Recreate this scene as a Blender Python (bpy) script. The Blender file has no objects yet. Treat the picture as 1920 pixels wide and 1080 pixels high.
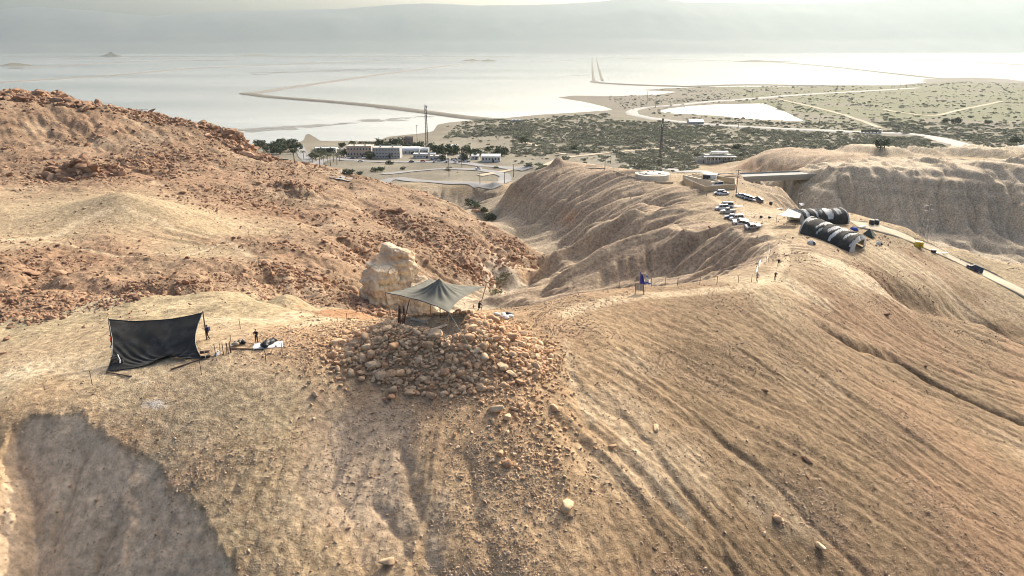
import bpy, bmesh, math, random
import numpy as np
from mathutils import Vector, Matrix
random.seed(7)
RNG = np.random.default_rng(11)
R = math.radians
SC = bpy.context.scene
COL = SC.collection

# ---------------------------------------------------------------- camera
CAMZ, PITCH, F = 105.0, R(18.77), 1330.0
HAZE = 5.0e-5
cam_d = bpy.data.cameras.new('camera')
cam = bpy.data.objects.new('camera', cam_d); COL.objects.link(cam)
cam.location = (0, 0, CAMZ); cam.rotation_euler = (math.pi/2 - PITCH, 0, 0)
cam_d.sensor_width = 36.0; cam_d.lens = F/1920*36.0
cam_d.clip_start = 0.5; cam_d.clip_end = 90000
SC.camera = cam
# ---------------------------------------------------------------- sky, sun, exposure
SUN_AZ, SUN_EL = R(31), R(31.5)            # azimuth clockwise from +Y
w = bpy.data.worlds.new('World'); SC.world = w; w.use_nodes = True
nt = w.node_tree; nt.nodes.clear()
sky = nt.nodes.new('ShaderNodeTexSky'); sky.sky_type = 'NISHITA'; sky.sun_disc = False
sky.sun_elevation = SUN_EL; sky.sun_rotation = SUN_AZ
sky.air_density = 0.8; sky.dust_density = 7.0; sky.ozone_density = 0.9; sky.altitude = 0
bg = nt.nodes.new('ShaderNodeBackground'); bg.inputs['Strength'].default_value = 0.15
wo = nt.nodes.new('ShaderNodeOutputWorld')
nt.links.new(sky.outputs[0], bg.inputs[0]); nt.links.new(bg.outputs[0], wo.inputs[0])
sd = bpy.data.lights.new('sun', 'SUN'); sd.energy = 2.5; sd.angle = R(0.7); sd.color = (1.0, 0.94, 0.83)
sun = bpy.data.objects.new('sun', sd); COL.objects.link(sun)
SUNV = Vector((math.sin(SUN_AZ)*math.cos(SUN_EL), math.cos(SUN_AZ)*math.cos(SUN_EL), math.sin(SUN_EL)))
sun.location = (0, 0, 400); sun.rotation_euler = SUNV.to_track_quat('Z', 'Y').to_euler()
SC.view_settings.view_transform = 'Standard'; SC.view_settings.look = 'None'
SC.view_settings.exposure = 0.86; SC.view_settings.gamma = 1.0
SC.cycles.use_denoising = True; SC.cycles.pixel_filter_type = 'BLACKMAN_HARRIS'; SC.cycles.filter_width = 1.0
SC.cycles.max_bounces = 6; SC.cycles.volume_bounces = 1; SC.cycles.transparent_max_bounces = 8

# ---------------------------------------------------------------- maths helpers
CP, SP = math.cos(PITCH), math.sin(PITCH)
def ray(px, py):
    v = (540-py)/F
    return np.array([(px-960)/F, CP+v*SP, -(SP-v*CP)])
def at(px, py, d):
    return np.array([0, 0, CAMZ]) + ray(px, py)*d
def atz(px, py, z):
    r = ray(px, py)
    return np.array([0, 0, CAMZ]) + r*((z-CAMZ)/r[2])

_pr = np.random.default_rng(5); _perm = _pr.permutation(1024).astype(np.int32); _val = _pr.uniform(-1, 1, 1024).astype(np.float32)
def vn(x, y, s=0):
    """smooth value noise in -1..1"""
    x = np.asarray(x, np.float32)+np.float32(s*7.31); y = np.asarray(y, np.float32)+np.float32(s*3.77)
    xi = np.floor(x); yi = np.floor(y); fx = x-xi; fy = y-yi
    xi = xi.astype(np.int32); yi = yi.astype(np.int32)
    u = fx*fx*fx*(fx*(fx*6-15)+10); v = fy*fy*fy*(fy*(fy*6-15)+10)
    p0 = _perm[xi & 1023]; p1 = _perm[(xi+1) & 1023]
    a = _val[_perm[(p0+yi) & 1023]]; b = _val[_perm[(p1+yi) & 1023]]; c = _val[_perm[(p0+yi+1) & 1023]]; d = _val[_perm[(p1+yi+1) & 1023]]
    return (a+(b-a)*u)*(1-v) + (c+(d-c)*u)*v
def fbm(x, y, o=4, s=0, g=0.5):
    r = 0; a = 1; t = 0
    for k in range(o):
        r = r + a*vn(x, y, s+k*17); t += a; a *= g
        x, y = x*1.62+y*1.18+3.1, y*1.62-x*1.18+1.7
    return r/t
def ridge(x, y, o=4, s=0, g=0.5):
    r = 0; a = 1; t = 0
    for k in range(o):
        r = r + a*(1-2*np.abs(vn(x, y, s+k*17))); t += a; a *= g
        x, y = x*1.62+y*1.18+3.1, y*1.62-x*1.18+1.7
    return r/t
def sst(a, b, x):
    t = np.clip((x-a)/(b-a), 0, 1); return t*t*(3-2*t)
def seg_dist(X, Y, pts):
    """distance to a polyline, arclength parameter, side (+ left), interpolated third value"""
    best = np.full(X.shape, 1e18); par = np.zeros(X.shape); side = np.zeros(X.shape); val = np.zeros(X.shape)
    acc = 0.0
    for k in range(len(pts)-1):
        ax, ay = pts[k][0], pts[k][1]; bx, by = pts[k+1][0], pts[k+1][1]
        dx, dy = bx-ax, by-ay; L2 = dx*dx+dy*dy; L = math.sqrt(L2)
        t = np.clip(((X-ax)*dx+(Y-ay)*dy)/L2, 0, 1)
        ex = X-ax-t*dx; ey = Y-ay-t*dy
        d = ex*ex+ey*ey
        m = d < best
        best = np.where(m, d, best); par = np.where(m, acc+t*L, par)
        side = np.where(m, np.sign(dx*(Y-ay)-dy*(X-ax)), side)
        if len(pts[k]) > 2: val = np.where(m, pts[k][2]+t*(pts[k+1][2]-pts[k][2]), val)
        acc += L
    return np.sqrt(best), par, side, val

# ---------------------------------------------------------------- scene helpers
def tag(o, label=None, cat=None, group=None, kind=None):
    if label: o['label'] = label
    if cat: o['category'] = cat
    if group: o['group'] = group
    if kind: o['kind'] = kind
    return o
def empty(name, loc, rz=0, label=None, cat=None, group=None):
    o = bpy.data.objects.new(name, None); COL.objects.link(o)
    o.location = tuple(float(v) for v in loc); o.rotation_euler = (0, 0, rz); o.empty_display_size = 0.3
    return tag(o, label, cat, group)
def link(name, me, mat=None, parent=None):
    o = bpy.data.objects.new(name, me); COL.objects.link(o)
    if mat is not None and len(me.materials) == 0: me.materials.append(mat)
    if parent: o.parent = parent
    return o
class MB:
    """collects boxes, bars, tubes and sheets into one mesh"""
    def __init__(s): s.v = []; s.f = []
    def add(s, vs, fs):
        b = len(s.v); s.v += [tuple(float(c) for c in p) for p in vs]; s.f += [tuple(i+b for i in f) for f in fs]; return s
    def box(s, c, d, rz=0, taper=1.0):
        x, y, z = d[0]/2, d[1]/2, d[2]/2; ca, sa = math.cos(rz), math.sin(rz)
        vs = []
        for sz, k in ((-1, 1), (1, taper)):
            for sx, sy in ((-1, -1), (1, -1), (1, 1), (-1, 1)):
                px, py = sx*x*k, sy*y*k
                vs.append((c[0]+px*ca-py*sa, c[1]+px*sa+py*ca, c[2]+sz*z))
        return s.add(vs, [(3, 2, 1, 0), (4, 5, 6, 7), (0, 1, 5, 4), (1, 2, 6, 5), (2, 3, 7, 6), (3, 0, 4, 7)])
    def tube(s, a, b, r, r2=None, n=6, cap=True):
        a = Vector([float(q) for q in a]); b = Vector([float(q) for q in b]); r2 = r if r2 is None else r2
        d = (b-a).normalized(); u = d.orthogonal().normalized(); v = d.cross(u)
        vs = []
        for p, q in ((a, r), (b, r2)):
            for k in range(n):
                t = 2*math.pi*k/n; vs.append(p+u*(q*math.cos(t))+v*(q*math.sin(t)))
        fs = [(k, (k+1) % n, n+(k+1) % n, n+k) for k in range(n)]
        if cap: fs += [tuple(range(n-1, -1, -1)), tuple(range(n, 2*n))]
        return s.add(vs, fs)
    def path(s, pts, r, n=5):
        for p, q in zip(pts[:-1], pts[1:]): s.tube(p, q, r, n=n)
        return s
    def lathe(s, prof, c=(0, 0, 0), n=16):
        vs = []
        for (r, z) in prof:
            for k in range(n):
                t = 2*math.pi*k/n; vs.append((c[0]+r*math.cos(t), c[1]+r*math.sin(t), c[2]+z))
        fs = []
        for i in range(len(prof)-1):
            for k in range(n):
                fs.append((i*n+k, i*n+(k+1) % n, (i+1)*n+(k+1) % n, (i+1)*n+k))
        fs.append(tuple(range(n-1, -1, -1))); m = (len(prof)-1)*n; fs.append(tuple(range(m, m+n)))
        return s.add(vs, fs)
    def prism(s, poly, y0, y1):
        """outline in x,z extruded along y"""
        n = len(poly)
        vs = [(x, y0, z) for x, z in poly]+[(x, y1, z) for x, z in poly]
        fs = [tuple(range(n)), tuple(range(2*n-1, n-1, -1))]
        fs += [(k, k+n, (k+1) % n+n, (k+1) % n) for k in range(n)]
        return s.add(vs, fs)
    def grid(s, P):
        P = np.asarray(P); n, m = P.shape[:2]
        vs = P.reshape(-1, 3); fs = [(i*m+j, i*m+j+1, (i+1)*m+j+1, (i+1)*m+j) for i in range(n-1) for j in range(m-1)]
        return s.add(vs, fs)
    def mesh(s, name, mat=None, smooth=False):
        me = bpy.data.meshes.new(name); me.from_pydata(s.v, [], s.f); me.validate()
        if mat: me.materials.append(mat)
        if smooth:
            me.polygons.foreach_set('use_smooth', [True]*len(me.polygons))
        bm = bmesh.new(); bm.from_mesh(me); bmesh.ops.recalc_face_normals(bm, faces=bm.faces); bm.to_mesh(me); bm.free()
        return me
    def build(s, name, mat=None, parent=None, smooth=False):
        return link(name, s.mesh(name, mat, smooth), None, parent)
def children(o): return [c for c in o.children]
def copy_tree(o, parent=None):
    c = o.copy(); COL.objects.link(c); c.parent = parent
    for ch in children(o): copy_tree(ch, c)
    return c

# ---------------------------------------------------------------- materials
def new_mat(name):
    m = bpy.data.materials.new(name); m.use_nodes = True
    b = m.node_tree.nodes['Principled BSDF']
    return m, m.node_tree, b
def N(nt, t, **kw):
    n = nt.nodes.new(t)
    for k, v in kw.items():
        if k in n.inputs: n.inputs[k].default_value = v
        else: setattr(n, k, v)
    return n
def mix(nt, fac, a, b, mode='MIX'):
    n = nt.nodes.new('ShaderNodeMix'); n.data_type = 'RGBA'; n.blend_type = mode
    for i, v in ((0, fac), (6, a), (7, b)):
        if hasattr(v, 'is_output') or hasattr(v, 'links'): nt.links.new(v, n.inputs[i])
        elif i == 0: n.inputs[0].default_value = v
        else: n.inputs[i].default_value = tuple(v)+((1,) if len(v) == 3 else ())
    return n.outputs[2]
def ramp(nt, src, stops):
    n = nt.nodes.new('ShaderNodeValToRGB'); e = n.color_ramp.elements
    while len(e) < len(stops): e.new(0.5)
    for q, (p, c) in zip(e, stops):
        q.position = p; q.color = (c, c, c, 1) if not hasattr(c, '__len__') else tuple(c)+((1,) if len(c) == 3 else ())
    nt.links.new(src, n.inputs[0]); return n.outputs[0]
def math_n(nt, op, a, b=0.0):
    n = nt.nodes.new('ShaderNodeMath'); n.operation = op
    for i, v in ((0, a), (1, b)):
        if hasattr(v, 'links'): nt.links.new(v, n.inputs[i])
        else: n.inputs[i].default_value = v
    return n.outputs[0]
def noise(nt, scale, detail=4, rough=0.55, vec=None, dim='3D'):
    n = nt.nodes.new('ShaderNodeTexNoise'); n.inputs['Scale'].default_value = scale
    n.inputs['Detail'].default_value = detail; n.inputs['Roughness'].default_value = rough
    if vec is not None: nt.links.new(vec, n.inputs['Vector'])
    return n.outputs['Fac']
_mats = {}
def plain(name, col, rough=0.75, var=0.18, scale=2.0, metal=0.0, bump=0.0, island=0.0):
    """one colour with soft procedural variation; island = random value per object"""
    if name in _mats: return _mats[name]
    m, nt, b = new_mat(name)
    tc = nt.nodes.new('ShaderNodeTexCoord')
    f = noise(nt, scale, 5, 0.6, tc.outputs['Object'])
    lo = tuple(c*(1-var) for c in col); hi = tuple(min(1, c*(1+var)) for c in col)
    c = mix(nt, f, lo, hi)
    if island:
        oi = nt.nodes.new('ShaderNodeObjectInfo')
        c = mix(nt, 1.0, c, ramp(nt, oi.outputs['Random'], [(0, 1-island), (1, 1.0)]), 'MULTIPLY')
    nt.links.new(c, b.inputs['Base Color'])
    b.inputs['Roughness'].default_value = rough; b.inputs['Metallic'].default_value = metal
    if bump:
        bp = nt.nodes.new('ShaderNodeBump'); bp.inputs['Strength'].default_value = bump; bp.inputs['Distance'].default_value = 0.05
        nt.links.new(noise(nt, scale*4, 5, 0.6, tc.outputs['Object']), bp.inputs['Height']); nt.links.new(bp.outputs[0], b.inputs['Normal'])
    _mats[name] = m; return m
# ================================================================ TERRAIN
# surveyed spot heights: (pixel x, pixel y, distance along the view axis, ground class)
CP_V = [
 # platform and cairn knoll
 (0,690,83,'S'),(60,640,92,'S'),(150,690,81,'S'),(290,690,78,'S'),(400,652,80.5,'S'),(480,645,81,'T'),(560,650,80.5,'T'),(300,640,86,'S'),(640,640,83,'T'),
 (840,745,74.5,'T'),(700,735,75,'T'),(1000,740,75.5,'T'),(840,640,82,'T'),(940,585,91,'T'),(1000,590,92,'T'),(720,600,91,'T'),(1060,640,87,'T'),(560,720,75,'T'),(420,720,74.5,'S'),
 # cream saddle behind the platform
 (60,600,106,'C'),(150,600,104,'C'),(250,550,112,'C'),(350,562,108,'C'),(440,532,118,'C'),(540,540,117,'C'),(600,575,105,'C'),(650,600,98,'C'),(350,600,95,'C'),(480,590,98,'C'),
 # front slopes, left
 (0,760,74,'T'),(0,900,67.4,'T'),(0,1080,59.8,'T'),(130,770,72.5,'T'),(300,790,71,'T'),(450,780,71.5,'S'),(300,930,64.9,'T'),(300,1080,59.0,'T'),(520,900,65.5,'T'),(560,1080,58.4,'T'),(480,840,68.2,'T'),(640,860,68.4,'T'),(700,990,63.0,'T'),(760,1080,59.2,'T'),(900,900,66.4,'T'),(960,1080,59.0,'T'),
 # front slopes, right flank
 (1060,900,67.3,'T'),(1200,1080,63,'T'),(1100,760,77.5,'T'),(1150,640,90,'T'),(1300,700,93,'T'),(1300,900,73.5,'T'),(1500,1080,70.5,'T'),(1500,800,90,'T'),(1500,650,112,'T'),(1700,900,89,'T'),(1700,720,121,'T'),(1920,1080,79,'T'),(1920,900,103,'T'),(1920,720,146,'T'),
 (1600,600,138,'T'),(1750,640,150,'T'),(1920,630,185,'T'),(1700,560,170,'T'),(1820,560,195,'T'),
 # crest going back to the camp
 (1060,562,104,'T'),(1120,548,109,'T'),(1190,540,115,'T'),(1300,534,122,'T'),(1420,528,131,'S'),(1460,500,146,'S'),(1480,470,166,'S'),(1540,500,157,'S'),(1640,520,168,'T'),
 (1560,450,190,'S'),(1640,460,196,'S'),(1470,410,222,'S'),(1560,400,228,'S'),(1500,440,190,'S'),(1390,420,238,'S'),(1350,400,252,'S'),(1430,385,262,'S'),(1340,372,300,'S'),(1400,362,310,'S'),(1310,352,340,'S'),
 (1650,425,215,'S'),(1730,460,218,'S'),(1825,505,222,'S'),(1920,552,205,'S'),(1760,500,205,'T'),
 # amphitheatre spurs west of the camp
 (1436,470,178,'M'),(1420,448,192,'M'),(1372,434,208,'M'),(1250,434,222,'M'),(1180,455,220,'M'),(1120,480,217,'M'),(1050,525,216,'M'),(985,562,214,'M'),
 (1400,490,176,'M'),(1250,490,211,'M'),(1250,522,205,'M'),(1120,530,208,'M'),(1350,510,185,'M'),
 (1330,396,256,'M'),(1190,397,262,'M'),(1100,440,263,'M'),(1000,525,256,'M'),(1040,490,255,'M'),
 (1270,360,322,'M'),(1180,335,350,'M'),(1100,319,372,'M'),(1045,309,384,'M'),(990,335,381,'M'),(960,352,380,'M'),(900,392,378,'M'),(1225,330,390,'S'),(1200,390,300,'M'),(1100,400,330,'M'),(1040,440,320,'M'),(980,460,322,'M'),(1000,400,352,'M'),
 (940,545,250,'W'),(905,400,400,'W'),(880,345,446,'S'),(760,345,452,'S'),(960,345,440,'S'),(880,384,428,'M'),(800,365,436,'M'),
 # white knob in the gorge surroundings
 (700,600,150,'W'),(780,560,190,'W'),
 # left hill
 (0,172,340,'R'),(90,180,340,'R'),(200,200,336,'R'),(260,213,340,'R'),(330,228,345,'R'),(400,240,350,'R'),(435,260,352,'R'),(475,287,346,'R'),(530,300,342,'R'),(640,320,342,'R'),(720,345,340,'R'),(800,365,332,'R'),(860,385,322,'R'),(930,426,298,'R'),(965,448,288,'R'),(1002,480,279,'R'),
 (0,300,272,'R'),(100,260,300,'R'),(200,330,264,'R'),(300,260,315,'R'),(400,350,266,'R'),(550,360,276,'R'),(440,300,310,'R'),(700,400,272,'R'),(850,440,266,'R'),(900,500,246,'R'),(960,503,256,'R'),(780,480,232,'R'),
 (230,388,206,'S'),(150,420,190,'S'),(60,440,180,'S'),(350,470,176,'S'),(470,455,196,'R'),(230,485,166,'R'),(330,410,206,'S'),(420,435,203,'S'),(100,480,162,'R'),
 (0,500,148,'R'),(200,530,135,'R'),(400,500,156,'R'),(550,480,182,'R'),(650,440,216,'R'),(600,545,160,'R'),(640,500,184,'R'),(0,580,112,'R'),(120,570,117,'R'),(330,530,136,'R'),(520,400,240,'R'),(650,565,158,'R'),
 # right-hand canyon: near rim, far wall, terraces
 (1590,398,228,'S'),(1700,426,230,'S'),(1800,466,236,'S'),(1920,496,236,'S'),
 (1600,322,432,'G'),(1750,324,418,'G'),(1920,330,402,'G'),(1560,345,425,'G'),(1650,400,402,'G'),(1760,435,384,'G'),(1860,474,366,'G'),
 (1600,313,450,'G'),(1750,311,444,'G'),(1920,312,430,'G'),(1680,301,480,'S'),(1850,301,475,'S'),(1650,283,518,'G'),(1800,288,512,'G'),(1920,295,502,'G'),(1480,286,505,'M'),(1420,300,495,'M'),(1560,300,490,'M'),
 (1400,345,352,'M'),(1450,355,345,'M'),(1345,325,400,'S'),(1290,330,395,'S'),(1380,328,440,'S'),
]
CP_W = [ # hidden ground: world x, y, z
 (-52,118,60,'R'),(-30,128,55,'W'),(-14,150,45,'W'),(-10,185,34,'W'),(-5,215,27,'W'),(13,262,22.5,'W'),(18,292,20.0,'W'),(5,332,17.5,'W'),(-12,368,16,'W'),(-22,400,15.5,'W'),(-45,425,13,'W'),(-90,432,12,'W'),
 (-2,103,65.5,'T'),(-8,110,60,'T'),(-14,104,63,'T'),(4,114,63,'T'),(1,125,56,'M'),(-4,140,49,'M'),(6,150,46,'M'),(20,150,47,'M'),(32,165,46,'M'),(45,160,52,'M'),(10,175,38,'M'),(26,192,38,'M'),
 (40,240,39,'M'),(25,242,31,'M'),(60,300,34,'M'),(30,290,27,'M'),
 (-30,150,50,'R'),
 (-150,390,40,'R'),(-250,400,60,'R'),(-350,380,74,'R'),(-100,395,26,'R'),(-60,370,28,'R'),(-200,430,32,'R'),(-300,450,36,'R'),(-120,450,16,'R'),(-420,300,76,'R'),(-300,200,62,'R'),(-180,110,60,'R'),(-420,480,40,'R'),
 (140,245,30,'G'),(180,262,12,'G'),(220,275,9,'G'),(260,300,7,'G'),(150,300,10,'G'),(200,325,6,'G'),(255,345,5,'G'),(120,350,10,'G'),(140,395,8,'G'),(170,370,6,'G'),(330,300,6,'G'),(110,440,6,'G'),(160,440,8,'G'),(96,400,22,'M'),(330,250,12,'G'),(215,230,28,'T'),
 (60,470,28,'S'),(100,480,26,'S'),(30,440,26,'S'),(150,520,22,'S'),(300,560,24,'S'),(60,420,33,'S'),
 (-60,20,44,'T'),(0,15,38,'T'),(60,20,34,'T'),(120,60,28,'T'),(150,100,30,'T'),(-110,60,56,'T'),(0,-40,15,'T'),(150,0,10,'T'),(-150,0,20,'T'),(190,150,28,'T'),(220,190,30,'T'),(400,500,35,'G'),(420,420,40,'G'),
]
pts = []; cls = []
for a, b, c, k in CP_V: pts.append(at(a, b, c)); cls.append(k)
for x, y, z, k in CP_W: pts.append(np.array([x, y, z], float)); cls.append(k)
pts = np.array(pts); cls = np.array(cls)
KC = 2.0
def rbf_fit(P, z):
    n = len(P); D = np.sqrt(((P[:, None]-P[None])**2).sum(-1)+KC**2)
    A = np.zeros((n+3, n+3)); A[:n, :n] = D-np.eye(n)*0.6; A[:n, n] = 1; A[:n, n+1:] = P; A[n, :n] = 1; A[n+1:, :n] = P.T
    return np.linalg.solve(A, np.concatenate([z, np.zeros(3)]))
WT = rbf_fit(pts[:, :2], pts[:, 2])

# grid: a fan whose cells grow with distance
NC = 820
u0 = np.linspace(-1, 1, NC); gu = u0 + 0.9*np.sign(u0)*np.abs(u0)**17
ys = list(np.arange(-40, 40, 2.5)); y = 40.0
while y < 480: ys.append(y); y += 0.0032*y
while y < 3400: ys.append(y); y += 0.0085*y
ys = np.array(ys); NR = len(ys)
Wd = 15+0.83*np.maximum(ys, 40)
GX = Wd[:, None]*gu[None]; GY = np.repeat(ys[:, None], NC, 1)
fx, fy = GX.ravel(), GY.ravel(); NV = len(fx)

LET = ['T', 'S', 'C', 'R', 'M', 'W', 'G']
H = np.zeros(NV); CW = np.zeros((NV, len(LET)))
onehot = np.array([[1.0 if c == L else 0 for L in LET] for c in cls])
near_n = int((ys < 640).sum())*NC
wx = fx+7*fbm(fx*.06, fy*.06, 2, 900); wy = fy+7*fbm(fx*.06, fy*.06, 2, 950)
for s in range(0, near_n, 40000):
    e = min(s+40000, near_n)
    dd = (fx[s:e, None]-pts[None, :, 0])**2+(fy[s:e, None]-pts[None, :, 1])**2
    H[s:e] = np.sqrt(dd+KC**2)@WT[:-3] + WT[-3] + fx[s:e]*WT[-2] + fy[s:e]*WT[-1]
    dd = (wx[s:e, None]-pts[None, :, 0])**2+(wy[s:e, None]-pts[None, :, 1])**2
    q = 1/np.square(dd+9); CW[s:e] = q@onehot/q.sum(1, keepdims=True)

# the plain: height from the distance to the shoreline
SHORE_PX = [(-300,275),(300,272),(470,270),(560,267),(570,262),(572,254),(578,250),(592,258),(600,264),(640,264),(705,264),(730,256),(790,250),(812,246),(820,234),(838,230),(880,226),(950,221),(1010,215),(1080,211),(1150,206),(1130,199),(1095,191),(1045,183),(1075,179),(1150,180),(1230,178),(1270,172),(1200,169),(1240,166),(1330,163),(1480,162),(1680,160),(1760,152),(1820,150),(1900,158),(2100,160),(2600,162)]
SHORE = [tuple(atz(a, b, 0)[:2]) for a, b in SHORE_PX]
far = fy > 380
dS, _, _, _ = seg_dist(fx[far], fy[far], SHORE)
def inside(x, y, P):
    ins = np.zeros(x.shape, bool); n = len(P)
    for i in range(n):
        x1, y1 = P[i][:2]; x2, y2 = P[(i+1) % n][:2]
        if y1 == y2: continue
        ins ^= ((y1 > y) != (y2 > y)) & (x < (x2-x1)*(y-y1)/(y2-y1)+x1)
    return ins
sdist = np.where(inside(fx[far], fy[far], SHORE+[(9000, 1000), (9000, -500), (-9000, -500), (-9000, SHORE[0][1])]), dS, -dS)
sdist = sdist + np.minimum(18, 0.25*np.abs(dS))*fbm(fx[far]*.02, fy[far]*.02, 4, 77)
cap = np.interp(fy[far], [500, 640, 820, 1200], [25, 17, 7, 6])
zp = 0.03*sdist+0.00007*np.maximum(sdist, 0)**2
zp = np.where(zp > cap*0.6, cap*0.6+cap*0.4*(1-np.exp(-(zp-cap*0.6)/(cap*0.4))), zp)
zp = np.maximum(zp, -2.0)+np.clip(sdist/60, 0, 1)*0.7*fbm(fx[far]*.05, fy[far]*.05, 3, 5)
# wadi delta of the right canyon in front of the bridge, spoil heaps
yb = np.interp(fx[far], [-400, -60, 40, 110, 140, 420], [470, 452, 440, 455, 530, 540])
mixw = sst(-12, 26, fy[far]-yb)
Hf = H[far]*(1-mixw)+zp*mixw
for px, py, d, r, h in ((1090, 300, 455, 17, 7), (1150, 306, 440, 9, 3.5), (1000, 300, 520, 12, 3), (930, 345, 438, 8, 2.5)):
    c = at(px, py, d); rr = np.hypot(fx[far]-c[0], (fy[far]-c[1]))/r
    Hf = np.maximum(Hf, Hf*0+np.where(rr < 1.6, (1-rr)*h+np.interp(c[1], [430, 520], [24, 20]), -99))
H[far] = Hf
PL = np.zeros(NV); PL[far] = mixw; PLS = np.zeros(NV); PLS[far] = sdist

# ---- lookups on the grid
def set_h(): global HG; HG = H.reshape(NR, NC)
set_h()
def height(x, y):
    x = np.atleast_1d(np.asarray(x, float)); y = np.atleast_1d(np.asarray(y, float))
    i = np.clip(np.searchsorted(ys, y)-1, 0, NR-2); fi = np.clip((y-ys[i])/(ys[i+1]-ys[i]), 0, 1)
    def row(i):
        g = np.clip(x/Wd[i], gu[0], gu[-1]); j = np.clip(np.searchsorted(gu, g)-1, 0, NC-2)
        t = (g-gu[j])/(gu[j+1]-gu[j]); return HG[i, j]*(1-t)+HG[i, j+1]*t
    return row(i)*(1-fi)+row(i+1)*fi
def hz(x, y): return float(height(x, y)[0])
TT = np.concatenate([np.arange(45, 620, .35), np.arange(620, 3600, 4.0)])
def hit(px, py):
    r = ray(px, py); P = np.array([0, 0, CAMZ])+TT[:, None]*r[None]
    g = P[:, 2]-height(P[:, 0], P[:, 1]); k = np.where((g < 0))[0]
    if len(k) == 0 or k[0] == 0: return atz(px, py, 0) if len(k) == 0 else P[0]
    k = k[0]; a, b = g[k-1], g[k]; t = TT[k-1]+(TT[k]-TT[k-1])*a/(a-b)
    return np.array([0, 0, CAMZ])+t*r
def gnd(px, py):
    p = hit(px, py); return (float(p[0]), float(p[1]), float(p[2]))
def carve(pix, width, depth, sharp=1.0, world=None, jag=0.35, taper=True, seed=0):
    """cut (depth > 0) or raise a line feature traced over the ground"""
    P = world if world is not None else [tuple(hit(a, b)[:2]) for a, b in pix]
    P = np.array(P); lo = P.min(0)-width*4; hi = P.max(0)+width*4
    m = np.where((fx > lo[0]) & (fx < hi[0]) & (fy > lo[1]) & (fy < hi[1]))[0]
    X = fx[m]+jag*width*fbm(fx[m]/width*.35, fy[m]/width*.35, 3, 31+seed); Y = fy[m]+jag*width*fbm(fx[m]/width*.35, fy[m]/width*.35, 3, 63+seed)
    d, par, side, _ = seg_dist(X, Y, [tuple(p) for p in P]); L = par.max()+1e-6
    k = sst(0, .18, par/L) if taper else 1.0
    H[m] -= depth*k*np.exp(-(d/width)**(2*sharp))
def bump(px, py, r, h, p=2.0, world=None, ry=None):
    c = world if world is not None else hit(px, py)
    rr = np.hypot((fx-c[0])/r, (fy-c[1])/(ry or r)); H[:] += h*np.exp(-rr**p)

mT, mS, mC, mR, mM, mW, mG = [CW[:, k]*(1-PL) for k in range(7)]
# ---- broad relief
H += (1-PL)*(mR*2.6*fbm(fx*.035, fy*.035, 4, 3)+mM*0.9*fbm(fx*.05, fy*.05, 3, 9)+mG*2.2*fbm(fx*.03, fy*.03, 4, 14)+mC*0.9*fbm(fx*.09, fy*.09, 3, 22))
set_h()
bump(230, 400, 15, 4.0, 1.5, world=at(235, 400, 204)[:2], ry=13); bump(0, 0, 16, 2.2, 1.6, world=at(330, 425, 204)[:2])
H[:] = H*(1-mM)+mM*np.interp(H, [0, 19, 25, 31, 38, 45, 200], [0, 19, 22, 33.5, 40, 45.5, 200.5])
set_h()
# ---- rills on the marl spurs: long down the fall line (towards -x, -y)
ca, sa = math.cos(R(20)), math.sin(R(20))
al = fx*ca+fy*sa; ac = -fx*sa+fy*ca
ac2 = ac+4*fbm(fx*.04, fy*.04, 3, 41)
rl = ridge(ac2*.085, al*.012, 3, 50)*1.3+ridge(ac2*.24, al*.022, 2, 57)*0.8+ridge(ac2*.7, al*.05, 2, 59)*0.25
H += mM*rl*sst(.25, .8, mM)
# cliff flutes and strata of the big canyon
mg = sst(.35, .8, mG)
H[:] = H*(1-mg)+mg*np.interp(H, [-5, 6, 13, 19, 27, 34, 200], [-5, 6, 9, 20, 31, 35.5, 201.5])
gx = fx+6*fbm(fx*.03, fy*.03, 3, 81)
H += mg*(ridge(gx*.055+fy*.02, fy*.012, 3, 90)*3.6+ridge(gx*.16, fy*.03, 3, 95)*1.2+ridge(gx*.42, fy*.06, 2, 97)*.5)
st = 4.2; zz = (H+1.2*fbm(fx*.05, fy*.05, 3, 99))/st; fr = zz-np.floor(zz)
H += mg*(sst(.3, .75, fr)-fr)*st*0.6
# ---- red hill: broken ledges
zz = (H+2.5*fbm(fx*.03, fy*.03, 4, 121))/3.1; fr = zz-np.floor(zz)
led = mR*sst(-.25, .35, fbm(fx*.02, fy*.02, 3, 130))
H += led*(sst(.55, .85, fr)-fr)*3.1*0.42
H += mR*(0.55*ridge(fx*.16, fy*.16, 4, 140)+0.25*fbm(fx*.6, fy*.6, 3, 150))
for (px, py, r, h) in ((100,185,9,3.5),(60,180,8,2.6),(30,176,7,2.2),(130,192,6,3.0),(225,205,7,2.0),(300,226,6,1.8),(440,268,5,4.5),(455,280,4,3.5),(420,262,5,2.5),(470,292,4,2.0),(395,246,6,2.0),(345,232,6,1.6)):
    c = at(px, py, 346); d2 = np.hypot(fx-c[0], fy-c[1])/r
    H += h*np.clip(1.25-d2, 0, 1)*(.7+.6*np.abs(fbm(fx*.25, fy*.25, 3, 170)))
for (px, py, r, h) in ((120,325,6,3.0),(150,330,5,2.6),(165,322,5,3.2),(200,325,5,3.0),(215,318,4,2.4),(250,310,5,2.0),(545,350,6,2.2),(570,362,5,2.4),(280,322,6,1.5)):
    c = hit(px, py); d2 = np.hypot(fx-c[0], (fy-c[1])*1.6)/r
    H += h*sst(1.15, .75, d2)*(.6+.7*np.abs(fbm(fx*.3, fy*.3, 3, 171)))
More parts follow.
